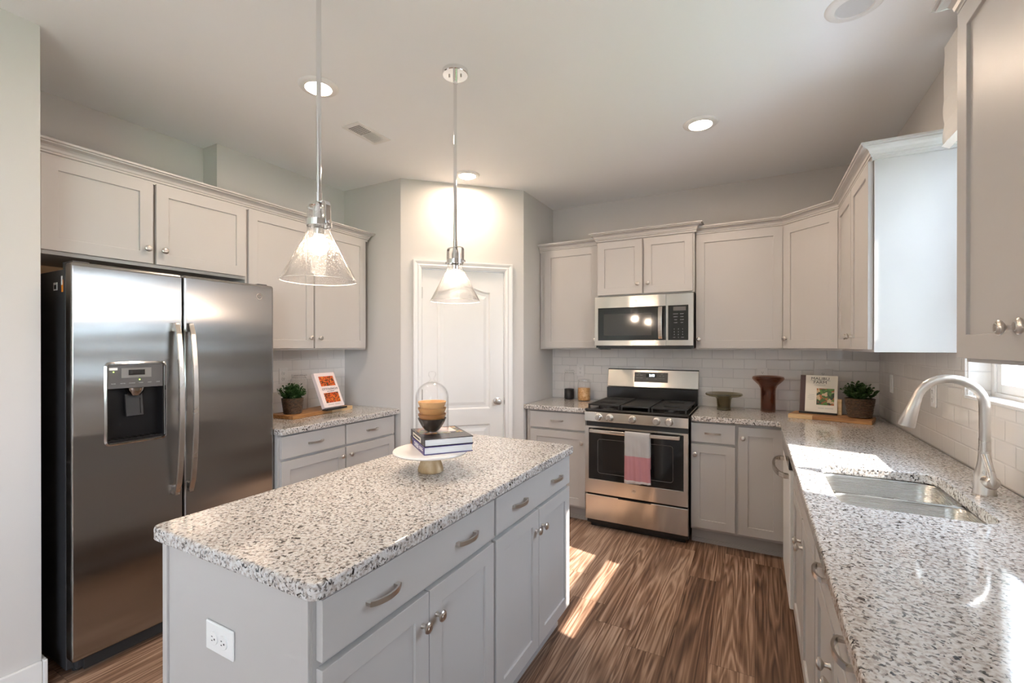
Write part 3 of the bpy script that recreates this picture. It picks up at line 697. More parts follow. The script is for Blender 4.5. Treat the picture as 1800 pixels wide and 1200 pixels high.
for hx, dr in ((.383, o), (.446, rd)):
    b = tube([(p[0], p[1] - .012 + (.0 if 0 < i < 16 else -.0), p[2]) for i, p in enumerate(handle_pts(hx))], 0, flat=(.012, .024))
    for zc in (.705, 1.50): box(b, hx - .010, hx + .010, -.03, 0.0, zc - .024, zc + .020)
    obj('door_handle', b, 'nickel', dr, bevel=.003)
obj('hinge_cover', boxes((.012, .07, .03, .13, 1.735, 1.768)), 'fridge_side', F, bevel=.004)
obj('hinge_cover', boxes((.83, .888, .03, .13, 1.735, 1.768)), 'fridge_side', F, bevel=.004)
obj('kick_grille', boxes((.05, .86, .035, .05, .015, .068)), 'slot', F)
b = lathe([(0, 0), (.02, 0), (.022, .012), (.018, .022), (0, .022)], 16, .05, .10); obj('foot', b, 'iron', F)
b = lathe([(0, 0), (.02, 0), (.022, .012), (.018, .022), (0, .022)], 16, .86, .10); obj('foot', b, 'iron', F)
obj('foot', lathe([(0, 0), (.02, 0), (.022, .012), (.018, .022), (0, .022)], 16, .05, .62), 'iron', F)
obj('foot', lathe([(0, 0), (.02, 0), (.022, .012), (.018, .022), (0, .022)], 16, .86, .62), 'iron', F)
bl = obj('barcode_label', boxes((.0025, .0045, .158, .196, 1.648, 1.682)), 'plastic', F)
obj('barcode_lines', boxes(*[(.0015, .0026, .165 + k * .0035, .165 + k * .0035 + (.0022 if k % 3 else .001), 1.654, 1.672) for k in range(7)]), 'ink', bl)
ol = obj('orange_label', boxes((.0025, .0045, .098, .112, 1.638, 1.690)), 'orange', F)
obj('orange_label_photo', boxes((.0015, .0026, .099, .111, 1.668, 1.706)), 'paper', ol)
def emblem(parent, x, y, z, r):
    b = bmesh.new(); n = 28
    tube([(x + r * cos(2 * pi * k / n), y, z + r * sin(2 * pi * k / n)) for k in range(n + 1)], r * .09, 6, bm=b)
    xx = obj('round_emblem', b, 'nickel', parent)
    text('emblem_letters', 'GE', r * 1.05, 'light_grey', xx, (x, y, z), ext=.0006)
emblem(rd, .818, -.0015, 1.690, .016)

# ------------------------------------------------------------------ range
RW = .757
G = thing('gas_range', 'stainless freestanding gas range with black cooktop', 'range', (-1.1635, 3.40, 0), 0)
obj('body', boxes((.006, RW - .006, .045, .66, .03, .912), (.03, RW - .03, .07, .62, 0.0, .03)), 'enamel', G, bevel=.002)
dr = obj('storage_drawer', boxes((.004, RW - .004, .008, .045, .070, .262)), 'steel', G, bevel=.004)
obj('drawer_grip', boxes((.26, .50, .004, .012, .256, .262)), 'slot', dr)
od = obj('oven_door', slab(.004, RW - .004, .276, .792, 0, .044, .034, RW - .034, .385, .778, .003), 'steel', G, bevel=.003)
obj('oven_window', slab(.0345, RW - .0345, .3855, .7775, .0005, .002, .10, RW - .10, .43, .70, .0008), 'black', od)
obj('oven_window_trim', tube([(x, .0005, z) for x, z in rrect(.105, RW - .105, .435, .695, .02) + [rrect(.105, RW - .105, .435, .695, .02)[0]]], .0018, 6), 'grey_plastic', od, smooth=True)
# handle
hp = [(.055 + (RW - .11) * k / 16, -.045 - .012 * sin(pi * k / 16), .762) for k in range(17)]
hb = tube(hp, 0, flat=(.026, .016))
for x in (.062, RW - .062): box(hb, x - .010, x + .010, -.046, .0, .751, .773)
obj('oven_handle', hb, 'steel', od, bevel=.004)
emblem(od, RW / 2, -.0012, .335, .014)
cp = bmesh.new()
pr = [(-.004, .828), (-.004, .832), (-.002, .900), (.045, .904), (.045, .826)]
A_ = [cp.verts.new((.002, y, z)) for y, z in pr]; B_ = [cp.verts.new((RW - .002, y, z)) for y, z in pr]
for k in range(5): cp.faces.new((A_[k], A_[(k + 1) % 5], B_[(k + 1) % 5], B_[k]))
cp.faces.new(A_); cp.faces.new(list(reversed(B_)))
cpo = obj('control_panel', cp, 'steel', G, bevel=.002)
for kx in (.112, .196, .368, .540, .628):
    kb = lathe([(0, 0), (.0275, 0), (.0275, .006), (.0235, .010), (.0225, .028), (.019, .031), (0, .031)], 28)
    box(kb, -.004, .004, -.020, .020, .030, .036)
    xform(kb, Matrix.Translation((kx, -.001, .864)) @ Matrix.Rotation(pi / 2, 4, 'X') )
    obj('burner_knob', kb, 'nickel', cpo, smooth=True, angle=35)
obj('vent_strip', boxes((.01, RW - .01, .02, .045, .792, .828)), 'slot', G)
obj('cooktop', boxes((0, RW, .004, .62, .9045, .924)), 'enamel', G, bevel=.006, seg=3)
def grate(x0, x1):
    b = bmesh.new(); y0, y1, z0, z1 = .035, .575, .945, .957
    for x in (x0, x1 - .010): box(b, x, x + .010, y0, y1, z0, z1)
    for y in (y0, y1 - .010, (y0 + y1) / 2 - .005): box(b, x0 + .010, x1 - .010, y, y + .010, z0, z1)
    for cy in (y0 + .135, y1 - .135):
        for k in range(-4, 5):
            yy = cy + k * .027
            if abs(k) < 2: box(b, x0 + .010, x0 + .065, yy - .003, yy + .003, z0, z1); box(b, x1 - .065, x1 - .010, yy - .003, yy + .003, z0, z1)
            else: box(b, x0 + .010, x1 - .010, yy - .003, yy + .003, z0, z1)
    for x in (x0, x1 - .012):
        for y in (y0, y1 - .012, (y0 + y1) / 2): box(b, x, x + .012, y, y + .012, .924, z0)
    return b
for a, b_ in ((.018, .262), (.495, .739)): obj('grate', grate(a, b_), 'iron', G, bevel=.0015)
obj('griddle', slab(.272, .485, 0, .54, 0, .012, .280, .477, .008, .532, .004).__class__ and xform(slab(.272, .485, 0, .54, 0, .012, .280, .477, .008, .532, .004), Matrix.Translation((0, .035, .958)) @ Matrix.Rotation(-pi / 2, 4, 'X')) , 'iron', G, bevel=.001)
obj('griddle_legs', boxes((.272, .284, .035, .047, .924, .946), (.473, .485, .035, .047, .924, .946), (.272, .284, .56, .575, .924, .946), (.473, .485, .56, .575, .924, .946)), 'iron', G)
for bx, by, br in ((.14, .17, .045), (.14, .44, .036), (.617, .17, .05), (.617, .44, .036)):
    bo = obj('burner', lathe([(0, .924), (br, .924), (br, .932), (br * .8, .936), (0, .936)], 28, bx, by), 'drain', G, smooth=True, angle=30)
    obj('burner_cap', lathe([(0, .936), (br * .78, .936), (br * .78, .942), (0, .944)], 28, bx, by), 'enamel', bo, smooth=True, angle=30)
bg = obj('backguard', boxes((.002, RW - .002, .60, .67, .924, 1.045)), 'enamel', G, bevel=.004)
cs = bmesh.new(); pr = [(.625, 1.050), (.655, 1.200), (.675, 1.200), (.675, 1.050)]
A_ = [cs.verts.new((0, y, z)) for y, z in pr]; B_ = [cs.verts.new((RW, y, z)) for y, z in pr]
for k in range(4): cs.faces.new((A_[k], A_[(k + 1) % 4], B_[(k + 1) % 4], B_[k]))
cs.faces.new(A_); cs.faces.new(list(reversed(B_)))
cso = obj('console', cs, 'steel', G, bevel=.003)
obj('console_edge', boxes((-.0, RW, .655, .680, 1.196, 1.205)), 'enamel', cso, bevel=.002)
tl = math.atan2(.03, .15)
def on_console(bs): return xform(boxes(*bs), Matrix.Translation((0, .625, 1.050)) @ Matrix.Rotation(-tl, 4, 'X'))
obj('display_panel', on_console([(.235, .515, -.003, .002, .045, .130)]), 'grey_plastic', cso, bevel=.003)
obj('display_window', on_console([(.335, .42, -.0045, -.003, .088, .118)]), 'black', cso)
mC = Matrix.Translation((0, .625, 1.050)) @ Matrix.Rotation(-tl, 4, 'X')
def ctext(s, size, x, z, m='greyink'):
    p = mC @ Vector((x, -.0052, z)); text('panel_lettering' if m == 'greyink' else 'clock_digits', s, size, m, cso, p, (pi / 2 - tl, 0, 0))
ctext('2:03', .027, .383, .103, 'led')
for s, x, z in (('OVEN', .275, .118), ('TIMER', .465, .118), ('BAKE', .262, .104), ('BROIL', .295, .104), ('WARM', .262, .080), ('CLEAN', .295, .080), ('SET', .345, .074), ('-', .37, .074), ('+', .392, .074), ('START', .418, .074), ('ON', .452, .100), ('OFF', .478, .100), ('CLOCK', .452, .078), ('LOCK', .48, .078)):
    ctext(s, .0085, x, z)
for s, x in (('OFF', .112), ('LO', .196), ('HI', .368), ('OFF', .54), ('HI', .628)):
    text('knob_marking', s, .007, 'ink', cpo, (x + .034, .0005, .884))
# towel over the oven handle
TW = thing('kitchen_towel', 'grey and pink linen towel hanging on the oven handle', 'towel', (-.747, 3.35, 0))
def towel():
    bm = bmesh.new(); nx = 26; path = []
    hy, hz = -.005, .762
    for k in range(22): path.append((hy - .016 - .002, .412 + (hz + .008 - .412) * k / 21))
    for a in range(1, 6): t_ = pi * a / 6; path.append((hy - .016 * cos(t_) , hz + .010 + .010 * sin(t_)))
    for k in range(14): path.append((hy + .018, hz + .008 - .25 * k / 13))
    rows = []
    for i, (y, z) in enumerate(path):
        row = []; hang = max(0, min(1, (.77 - z) / .35)) if i < 24 else .3
        for j in range(nx + 1):
            s = j / nx - .5; wd = .176 + .012 * hang
            dy = .006 * hang * sin(s * 17 + 1.2) + .003 * hang * sin(s * 40 + z * 9) + .0012 * sin(z * 60 + s * 8)
            row.append(bm.verts.new((s * wd + .006 * hang * (z < .7) * .5, y - max(dy, -.004) if i < 24 else y, z + (.006 * sin(s * 3) if i == 0 else 0))))
        rows.append(row)
    for a, b in zip(rows, rows[1:]):
        for j in range(nx): bm.faces.new((a[j], a[j + 1], b[j + 1], b[j]))
    return bm
o = obj('cloth', towel(), 'towel', TW, smooth=True, angle=80); sm = o.modifiers.new('solid', 'SOLIDIFY'); sm.thickness = .0025; sm.offset = 0

# ------------------------------------------------------------------ microwave
MW = thing('microwave', 'stainless over-the-range microwave with black glass door', 'microwave', (-1.1625, 3.652, 0), 0)
mz0, mz1 = 1.392, 1.806
obj('body', boxes((.002, RW - .002, .03, .43, mz0, mz1)), 'enamel', MW, bevel=.002)
fz = 1.410
md = obj('door', slab(0, .562, fz, 1.8055, 0, .03, .028, .5605, 1.452, 1.715, .004), 'steel', MW, bevel=.003)
obj('door_glass', slab(.0285, .56, 1.4525, 1.7145, .002, .002, .075, .455, 1.49, 1.665, .0005), 'black', md)
obj('viewing_screen', boxes((.0755, .4545, .0010, .0025, 1.4905, 1.6645)), 'screen', md)
hp = [(.523, -.012 - .022 * sin(pi * k / 12) ** .6, 1.462 + .245 * k / 12) for k in range(13)]
hb = tube(hp, 0, flat=(.012, .030)); 
for z in (1.47, 1.70): box(hb, .512, .534, -.016, .004, z - .010, z + .010)
obj('door_handle', hb, 'steel', md, bevel=.003)
emblem(md, .33, -.0012, 1.760, .012)
pn = obj('control_panel', slab(.5635, RW, fz, 1.8055, 0, .03, .578, .722, 1.452, 1.715, .003), 'steel', MW, bevel=.003)
obj('keypad', boxes((.5785, .7215, .001, .0025, 1.4525, 1.7145)), 'black', pn)
obj('display_window', boxes((.615, .705, .0, .001, 1.675, 1.705)), 'grey_plastic', pn)
for r_ in range(4):
    for c_ in range(3):
        s = ['1', '2', '3', '4', '5', '6', '7', '8', '9', 'STOP', '0', 'START'][r_ * 3 + c_]
        text('key_label', s, .011 if len(s) == 1 else .007, 'greyink', pn, (.622 + c_ * .030, .0006, 1.535 - r_ * .021))
for r_, row in enumerate((('POPCORN', 'REHEAT'), ('DEFROST', 'COOK'), ('TIMER', 'POWER'), ('CLOCK', 'VENT'))):
    for c_, s in enumerate(row): text('key_label', s, .0075, 'greyink', pn, (.632 + c_ * .045, .0006, 1.650 - r_ * .022))
obj('vent_grille', boxes((.02, RW - .02, .03, .40, 1.384, 1.392), (.03, .10, .04, .12, 1.378, 1.384)), 'enamel', MW)

# ------------------------------------------------------------------ dishwasher
DWt = thing('dishwasher', 'dishwasher with black control strip beside the sink cabinet', 'dishwasher', (.150, dwY, 0), RR)
obj('body', boxes((.006, .594, .03, .60, .02, .868), (.02, .58, .06, .10, 0, .02)), 'enamel', DWt)
obj('front_panel', boxes((.003, .597, 0, .03, .11, .790)), 'plastic', DWt, bevel=.004)
obj('control_strip', boxes((.003, .597, -.004, .03, .793, .868)), 'black', DWt, bevel=.004)
hp = [(.08 + .44 * k / 14, -.015 - .045 * sin(pi * k / 14) ** .5, .745) for k in range(15)]
hb = tube(hp, 0, flat=(.026, .014))
for x in (.085, .515): box(hb, x - .014, x + .014, -.022, .002, .733, .757)
obj('door_handle', hb, 'steel', DWt, bevel=.003)

# ------------------------------------------------------------------ sink and faucet
SK = thing('kitchen_sink', 'stainless undermount double-bowl sink', 'sink', (.42, 2.03, .914))
def bowl(y0, y1, dz):
    bm = bmesh.new(); x0, x1 = .238 - .42, .602 - .42; y0 -= 2.03; y1 -= 2.03; rings = []
    for ins, z, r in ((-.012, -.0395, .06), (0, -.0395, .052), (.004, -.048, .05), (.014, -dz + .03, .05), (.024, -dz + .01, .05), (.045, -dz, .04)):
        rings.append([bm.verts.new((x, y, z)) for x, y in rrect(x0 + ins, x1 - ins, y0 + ins, y1 - ins, r, 6)])
    for a, b in zip(rings, rings[1:]):
        for k in range(len(a)): bm.faces.new((a[k], a[(k + 1) % len(a)], b[(k + 1) % len(a)], b[k]))
    bm.faces.new(rings[-1]); return bm
for (y0, y1, d_) in ((2.036, 2.307, .20), (1.753, 2.022, .20)):
    bo = obj('bowl', bowl(y0, y1, d_), 'sinksteel', SK, smooth=True, angle=60)
    s_ = bo.modifiers.new('solid', 'SOLIDIFY'); s_.thickness = .0015; s_.offset = -1
    obj('drain', lathe([(0, -d_ + .0015), (.030, -d_ + .0015), (.042, -d_ + .004), (.045, -d_ + .001)], 28, 0, (y0 + y1) / 2 - 2.03), 'drain', bo, smooth=True)
obj('divider', boxes((.236 - .42, .604 - .42, 2.020 - 2.03, 2.038 - 2.03, -.060, -.037)), 'sinksteel', SK, bevel=.006, seg=3)

FA = thing('faucet', 'brushed nickel gooseneck pull-down faucet behind the sink', 'faucet', (.672, 2.095, .914))
obj('base', lathe([(0, 0), (.030, 0), (.030, .004), (.0285, .008), (.0265, .060), (.0255, .068), (.018, .105), (.0155, .15), (.0150, .185), (0, .185)], 36), 'nickel', FA, smooth=True, angle=50)
pts = [(0, 0, .185), (0, 0, .25), (0, 0, .285)]; R_ = .088
for k in range(1, 15): a = pi * 0.94 * k / 14; pts.append((-R_ + R_ * cos(a), 0, .292 + R_ * sin(a)))
obj('spout', tube(pts, .0145, 20), 'nickel', FA, smooth=True, angle=60)
pe = Vector(pts[-1]); dr_ = (Vector(pts[-1]) - Vector(pts[-2])).normalized()
hd = [pe, pe + dr_ * .004, pe + dr_ * .02, pe + dr_ * .10, pe + dr_ * .104]
obj('spray_head', tube([tuple(p) for p in hd], [.0150, .0155, .0165, .0265, .024], 24), 'nickel', FA, smooth=True, angle=50)
vb = lathe([(0, 0), (.020, 0), (.021, .012), (.021, .030), (.016, .040), (0, .042)], 24); xform(vb, Matrix.Translation((.002, -.018, .048)) @ Matrix.Rotation(pi / 2, 4, 'X'))
obj('valve', vb, 'nickel', FA, smooth=True)
obj('lever_handle', tube([(.002, -.050, .040), (.002, -.052, .055), (.0, -.044, .085), (-.004, -.028, .118), (-.006, -.020, .134)], [.010, .011, .0095, .0085, .0095], 16), 'nickel', FA, smooth=True)

SB = thing('soap_bottle', 'clear bottle of pale pink soap on the counter at the right edge', 'soap bottle', (.605, 1.500, .914))
obj('bottle', lathe([(0, 0), (.030, 0), (.034, .004), (.034, .105), (.030, .122), (.015, .132), (.013, .145), (0, .145)], 32), 'glass', SB, smooth=True)
obj('liquid', lathe([(0, .003), (.030, .003), (.031, .010), (.031, .075), (0, .075)], 32), 'soap', SB, smooth=True, angle=50)
obj('pump', tube([(0, 0, .145), (0, 0, .185), (-.01, 0, .19), (-.045, 0, .188)], .006, 12), 'plastic', SB, smooth=True)
obj('cap', lathe([(0, .140), (.016, .140), (.016, .156), (0, .156)], 24), 'plastic', SB, smooth=True, angle=40)

# ------------------------------------------------------------------ outlets
def outlet(label, loc, rz, horizontal=False, gang=1, kind='outlet', m='almond'):
    t = thing('wall_outlet' if kind == 'outlet' else 'light_switch', label, 'outlet' if kind == 'outlet' else 'light switch', loc, rz)
    w_, h_ = (.115, .072) if horizontal else (.072 * (1 if gang == 1 else 1.6), .115)
    pl = obj('face_plate', boxes((-w_ / 2, w_ / 2, -.006, 0, -h_ / 2, h_ / 2)), m, t, bevel=.003)
    for s in (-1, 1):
        if kind != 'outlet':
            if s == 1: obj('rocker', boxes((-.017, .017, -.009, -.006, -.033, .033)), m, t, bevel=.001)
            continue
        r = obj('receptacle', xform(lathe([(0, 0), (.0165, 0), (.0165, .003), (.015, .0035), (0, .0035)], 24), Matrix.Translation((s * .020, -.006, 0) if horizontal else (0, -.006, s * .020)) @ Matrix.Rotation(pi / 2, 4, 'X')), m, t)
        cx_, cz_ = (s * .020, 0) if horizontal else (0, s * .020)
        if horizontal: bs = [(cx_ - .006, cx_ - .001, -.0100, -.0094, .004, .0058), (cx_ - .006, cx_ - .001, -.0100, -.0094, -.0058, -.004), (cx_ + .005, cx_ + .009, -.0100, -.0094, -.002, .002)]
        else: bs = [(-.0065, -.0045, -.0100, -.0094, cz_ - .001, cz_ + .006), (.0045, .0065, -.0100, -.0094, cz_ - .001, cz_ + .006), (-.002, .002, -.0100, -.0094, cz_ - .009, cz_ - .005)]
        obj('slots', boxes(*bs), 'slot', r)
    return t
outlet('white duplex outlet on the island end panel', (-1.155, .6489, .684), 0, True, m='plastic')
outlet('outlet on the tile left of the range, behind the glass jars', (-1.436, YB - .0085, 1.180), 0)
outlet('outlet on the tile behind the tall brown vase', (.05, YB - .0085, 1.180), 0)
outlet('outlet on the tile above the white cookbook', (.44, YB - .0085, 1.180), 0, gang=2)
outlet('outlet on the tile beside the refrigerator', (XL + .0085, 2.165, 1.185), RL)
outlet('pale switch on the side wall tile near the corner plant', (XR - .0085, 3.73, 1.165), RR, kind='switch', m='plastic')
outlet('white outlet on the side wall tile behind the faucet spout', (XR - .0085, 2.95, 1.165), RR, m='plastic')

# ------------------------------------------------------------------ ceiling fixtures
def recessed(label, x, y, lit=True):
    t = thing('recessed_light', label, 'ceiling light', (x, y, H))
    obj('trim_ring', lathe([(.060, -.006), (.064, -.012), (.085, -.010), (.095, -.004), (.097, 0), (.060, 0)], 48, closed=True), 'trim', t, smooth=True, angle=50)
    obj('lens', lathe([(0, -.007), (.062, -.007), (.062, -.002), (0, -.002)], 48), 'down' if lit else 'down_off', t)
recessed('lit recessed ceiling light above the refrigerator cabinets', -1.945, 1.575)
recessed('lit recessed ceiling light in front of the microwave', -.285, 2.915)
recessed('lit recessed ceiling light in front of the pantry door', -1.945, 2.934)
recessed('unlit recessed ceiling light at the top edge near the window', .335, 2.185, False)
V = thing('ceiling_vent', 'small rectangular air vent on the ceiling', 'vent', (-2.108, 2.062, H))
obj('vent_frame', xform(slab(-.07, .07, -.135, .135, -.006, .006, -.048, .048, -.112, .112, .004), Matrix.Rotation(pi / 2, 4, 'X') @ Matrix.Rotation(0, 4, 'Z')), 'trim', V)
obj('vent_opening', boxes((-.047, .047, -.111, .0, -.0035, -.0015)), 'slot', V)
vs_ = bmesh.new()
for k in range(18):
    y = -.108 + k * .0127; hwd = .0022 if k < 9 else .0055; b2 = boxes((-.047, .047, -hwd, hwd, -.0004, .0004)); xform(b2, Matrix.Translation((0, y, -.0052)) @ Matrix.Rotation(radians(-22 if k < 9 else 10), 4, 'X'))
    me = bpy.data.meshes.new('t'); b2.to_mesh(me); b2.free(); vs_.from_mesh(me); bpy.data.meshes.remove(me)
obj('louvers', vs_, 'trim', V)

def pendant(label, x, y):
    t = thing('pendant_light', label, 'pendant light', (x, y, H))
    zb = 1.620 - H; zn = 1.795 - H; zt = 1.880 - H
    cn = obj('canopy', lathe([(0, 0), (.062, 0), (.062, -.018), (.059, -.021), (0, -.021)], 40), 'chrome', t, smooth=True, angle=40)
    for s in (-1, 1): obj('screw', lathe([(0, -.021), (.004, -.021), (.004, -.029), (0, -.030)], 12, s * .025, s * .012), 'chrome', cn)
    rod = lathe([(0, -.021), (.0100, -.021), (.0100, -.060), (.0080, -.062), (.0080, zt + .03), (.0098, zt + .028), (.0098, zt), (0, zt)], 20)
    obj('rod', rod, 'chrome', t, smooth=True, angle=40)
    yk = bmesh.new()
    hw = .043
    pts = [(-hw, 0, zn + .010), (-hw, 0, zt - .016)]
    for k in range(1, 6): a = pi / 2 * k / 6; pts.append((-hw + .014 - .014 * cos(a), 0, zt - .016 + .014 * sin(a)))
    pts += [(-.02, 0, zt - .002), (.02, 0, zt - .002)]
    for k in range(5, 0, -1): a = pi / 2 * k / 6; pts.append((hw - .014 + .014 * cos(a), 0, zt - .016 + .014 * sin(a)))
    pts += [(hw, 0, zt - .016), (hw, 0, zn + .010)]
    tube(pts, 0, bm=yk, flat=(.003, .016)) if False else None
    for a, b in zip(pts, pts[1:]):
        pa, pb = Vector(a), Vector(b); d = (pb - pa).normalized(); nn = Vector((-d.z, 0, d.x)) * .0016; vv = []
        for p in (pa, pb):
            for sy in (-.009, .009):
                for sn in (-1, 1): vv.append(yk.verts.new(p + nn * sn + Vector((0, sy, 0))))
        for f in ((0, 1, 3, 2), (4, 6, 7, 5), (0, 4, 5, 1), (2, 3, 7, 6), (0, 2, 6, 4), (1, 5, 7, 3)): yk.faces.new([vv[i] for i in f])
    obj('yoke', yk, 'chrome', t)
    col = obj('collar', lathe([(.0375, zn + .004), (.0405, zn + .004), (.0405, zn + .024), (.0375, zn + .024)], 40, closed=True), 'chrome', t, smooth=True, angle=40)
    for s in (-1, 1):
        for dz in (.014,): obj('thumb_screw', xform(lathe([(0, 0), (.004, 0), (.004, .010), (.006, .011), (.006, .015), (0, .015)], 12), Matrix.Translation((s * .040, 0, zn + dz)) @ Matrix.Rotation(s * pi / 2, 4, 'Y')), 'chrome', col)
    sp_ = [(.0375, zt - .022), (.0370, zn + .01), (.0360, zn - .012), (.0400, zn - .022), (.119, zb + .002), (.121, zb), (.118, zb + .0005), (.0385, zn - .020), (.0345, zn - .011), (.0350, zn + .01), (.0355, zt - .022)]
    obj('glass_shade', lathe(sp_, 64, closed=True), 'seeded', t, smooth=True, angle=60)
    obj('shade_rim', lathe([(.1185 + .0014 * cos(a * pi / 4), zb + .0008 + .0014 * sin(a * pi / 4)) for a in range(8)], 64, closed=True), 'rim', t, smooth=True)
    obj('socket', lathe([(0, zt - .004), (.010, zt - .004), (.017, zt - .03), (.017, zn - .022), (0, zn - .022)], 24), 'chrome', t, smooth=True, angle=40)
    zc = 1.735 - H
    bb_ = obj('bulb', lathe([(0, zc - .030), (.012, zc - .0275), (.0225, zc - .020), (.029, zc - .007), (.030, zc + .003), (.0265, zc + .012), (0, zc + .0125)], 32), 'bulb', t, smooth=True, angle=80)
    obj('bulb_neck', lathe([(0, zc + .0125), (.0265, zc + .0125), (.020, zc + .028), (.015, zc + .039), (0, zc + .039)], 24), 'plastic', bb_, smooth=True)
    t['group'] = 'pendants over the island'; del t['group']
pendant('nearer glass cone pendant with long chrome rod over the island', -1.262, 1.023)
pendant('farther glass cone pendant over the island, with its canopy in view', -1.262, 1.800)

# roman shade
RS = thing('roman_shade', 'white fabric roman shade above the sink window', 'window blind', (.72, 2.07, 2.22))
b = bmesh.new(); nz = 24; rows = []
for k in range(nz + 1):
    z = k / nz * .42; x = -.006 * abs(sin(k * .55)) * (1 - k / nz) - .006
    rows.append([b.verts.new((x - .012 * (k == 0), y, z)) for y in (-.42, .455 + .004 * sin(k * .8))])
for a, c in zip(rows, rows[1:]): b.faces.new((a[0], a[1], c[1], c[0]))
o = obj('fabric', b, 'shade', RS); s_ = o.modifiers.new('solid', 'SOLIDIFY'); s_.thickness = .028; s_.offset = 1
obj('head_rail', boxes((.0, .056, -.42, .45, .38, .415)), 'trim', RS)

# ------------------------------------------------------------------ plants
def foliage(R0, z0, z1, n, seed):
    rnd = random.Random(seed); bm = bmesh.new()
    for s in range(n):
        a = rnd.uniform(0, 2 * pi); rr = rnd.uniform(0.0, R0) ; h = z0 + (z1 - z0) * rnd.uniform(.45, 1) * (1 - .35 * (rr / R0) ** 2)
        tip = Vector((rr * 1.25 * cos(a), rr * 1.25 * sin(a), h)); base = Vector((rr * .4 * cos(a), rr * .4 * sin(a), z0 - .015))
        tube([base, base.lerp(tip, .5) + Vector((0, 0, .006)), tip], .0009, 4, bm=bm)
        for k in range(9):
            f = .35 + .65 * k / 8; p = base.lerp(tip, f); b = rnd.uniform(0, 2 * pi); el = rnd.uniform(.0, .9); L_ = rnd.uniform(.016, .024)
            d = Vector((cos(b) * cos(el), sin(b) * cos(el), sin(el))); sd = d.cross(Vector((0, 0, 1))).normalized() * L_ * .40; up = sd.cross(d).normalized() * L_ * .12
            v = [bm.verts.new(q) for q in (p, p + d * L_ * .45 + sd - up, p + d * L_ * .85 + sd * .6, p + d * L_, p + d * L_ * .85 - sd * .6, p + d * L_ * .45 - sd - up, p + d * L_ * .55 + up)]
            for i in range(6): 
                if i < 5: bm.faces.new((v[i], v[i + 1], v[6]))
                else: bm.faces.new((v[5], v[0], v[6]))
    return bm
def plant(label, loc, rt, rb, h, fh, seed):
    t = thing('potted_plant', label, 'plant', loc)
    n = 11; prof = [(0, 0), (rb * .96, 0)]
    for i in range(n):
        z0 = h * i / n; z1 = h * (i + 1) / n; ra = rb + (rt - rb) * i / n; rc = rb + (rt - rb) * (i + 1) / n
        prof += [(ra * .975, z0 + .001), (ra * 1.0 + .002, z0 + (z1 - z0) * .3), (rc * 1.0 + .002, z0 + (z1 - z0) * .7)]
    prof += [(rt * .97, h), (rt * .90, h), (rt * .88, h - .02), (0, h - .02)]
    fn = lambda r, z, a, i: r * (1 + .018 * sin(18 * a + (pi if (i // 3) % 2 else 0)) * (r > rb * .96) * (z < h * .99))
    p = obj('woven_pot', lathe(prof, 108, fn=fn), 'basket', t, smooth=True, angle=70)
    obj('soil', lathe([(0, h - .012), (rt * .89, h - .012)], 24), 'soil', p)
    obj('foliage', foliage(rt * 1.05, h - .005, h + fh, 95, seed), 'leafA', t)
plant('small leafy plant in a woven pot on the left board by the refrigerator', (-2.81, 2.060, .9405), .070, .055, .108, .095, 3)
plant('small leafy plant in a woven pot in the right counter corner', (.600, 3.715, .9405), .080, .062, .125, .105, 5)

# serving boards
def board(label, loc, rz, L_, W_, light0, light1):
    t = thing('serving_board', label, 'cutting board', loc, rz)
    obj('plank', boxes((0, L_, 0, W_, 0, .026)), 'board', t, bevel=.003)
    obj('sapwood_corner', boxes((light0, light1, -.0012, .035, .0, .0264)), 'board_light', t, bevel=.001, label='pale sapwood edge')
board('acacia serving board on the left counter beside the refrigerator', (-2.705, 1.985, .914), radians(97), .58, .22, .36, .58)
board('acacia serving board in the right counter corner', (.200, 3.690, .914), radians(-15), .455, .22, 0, .14)

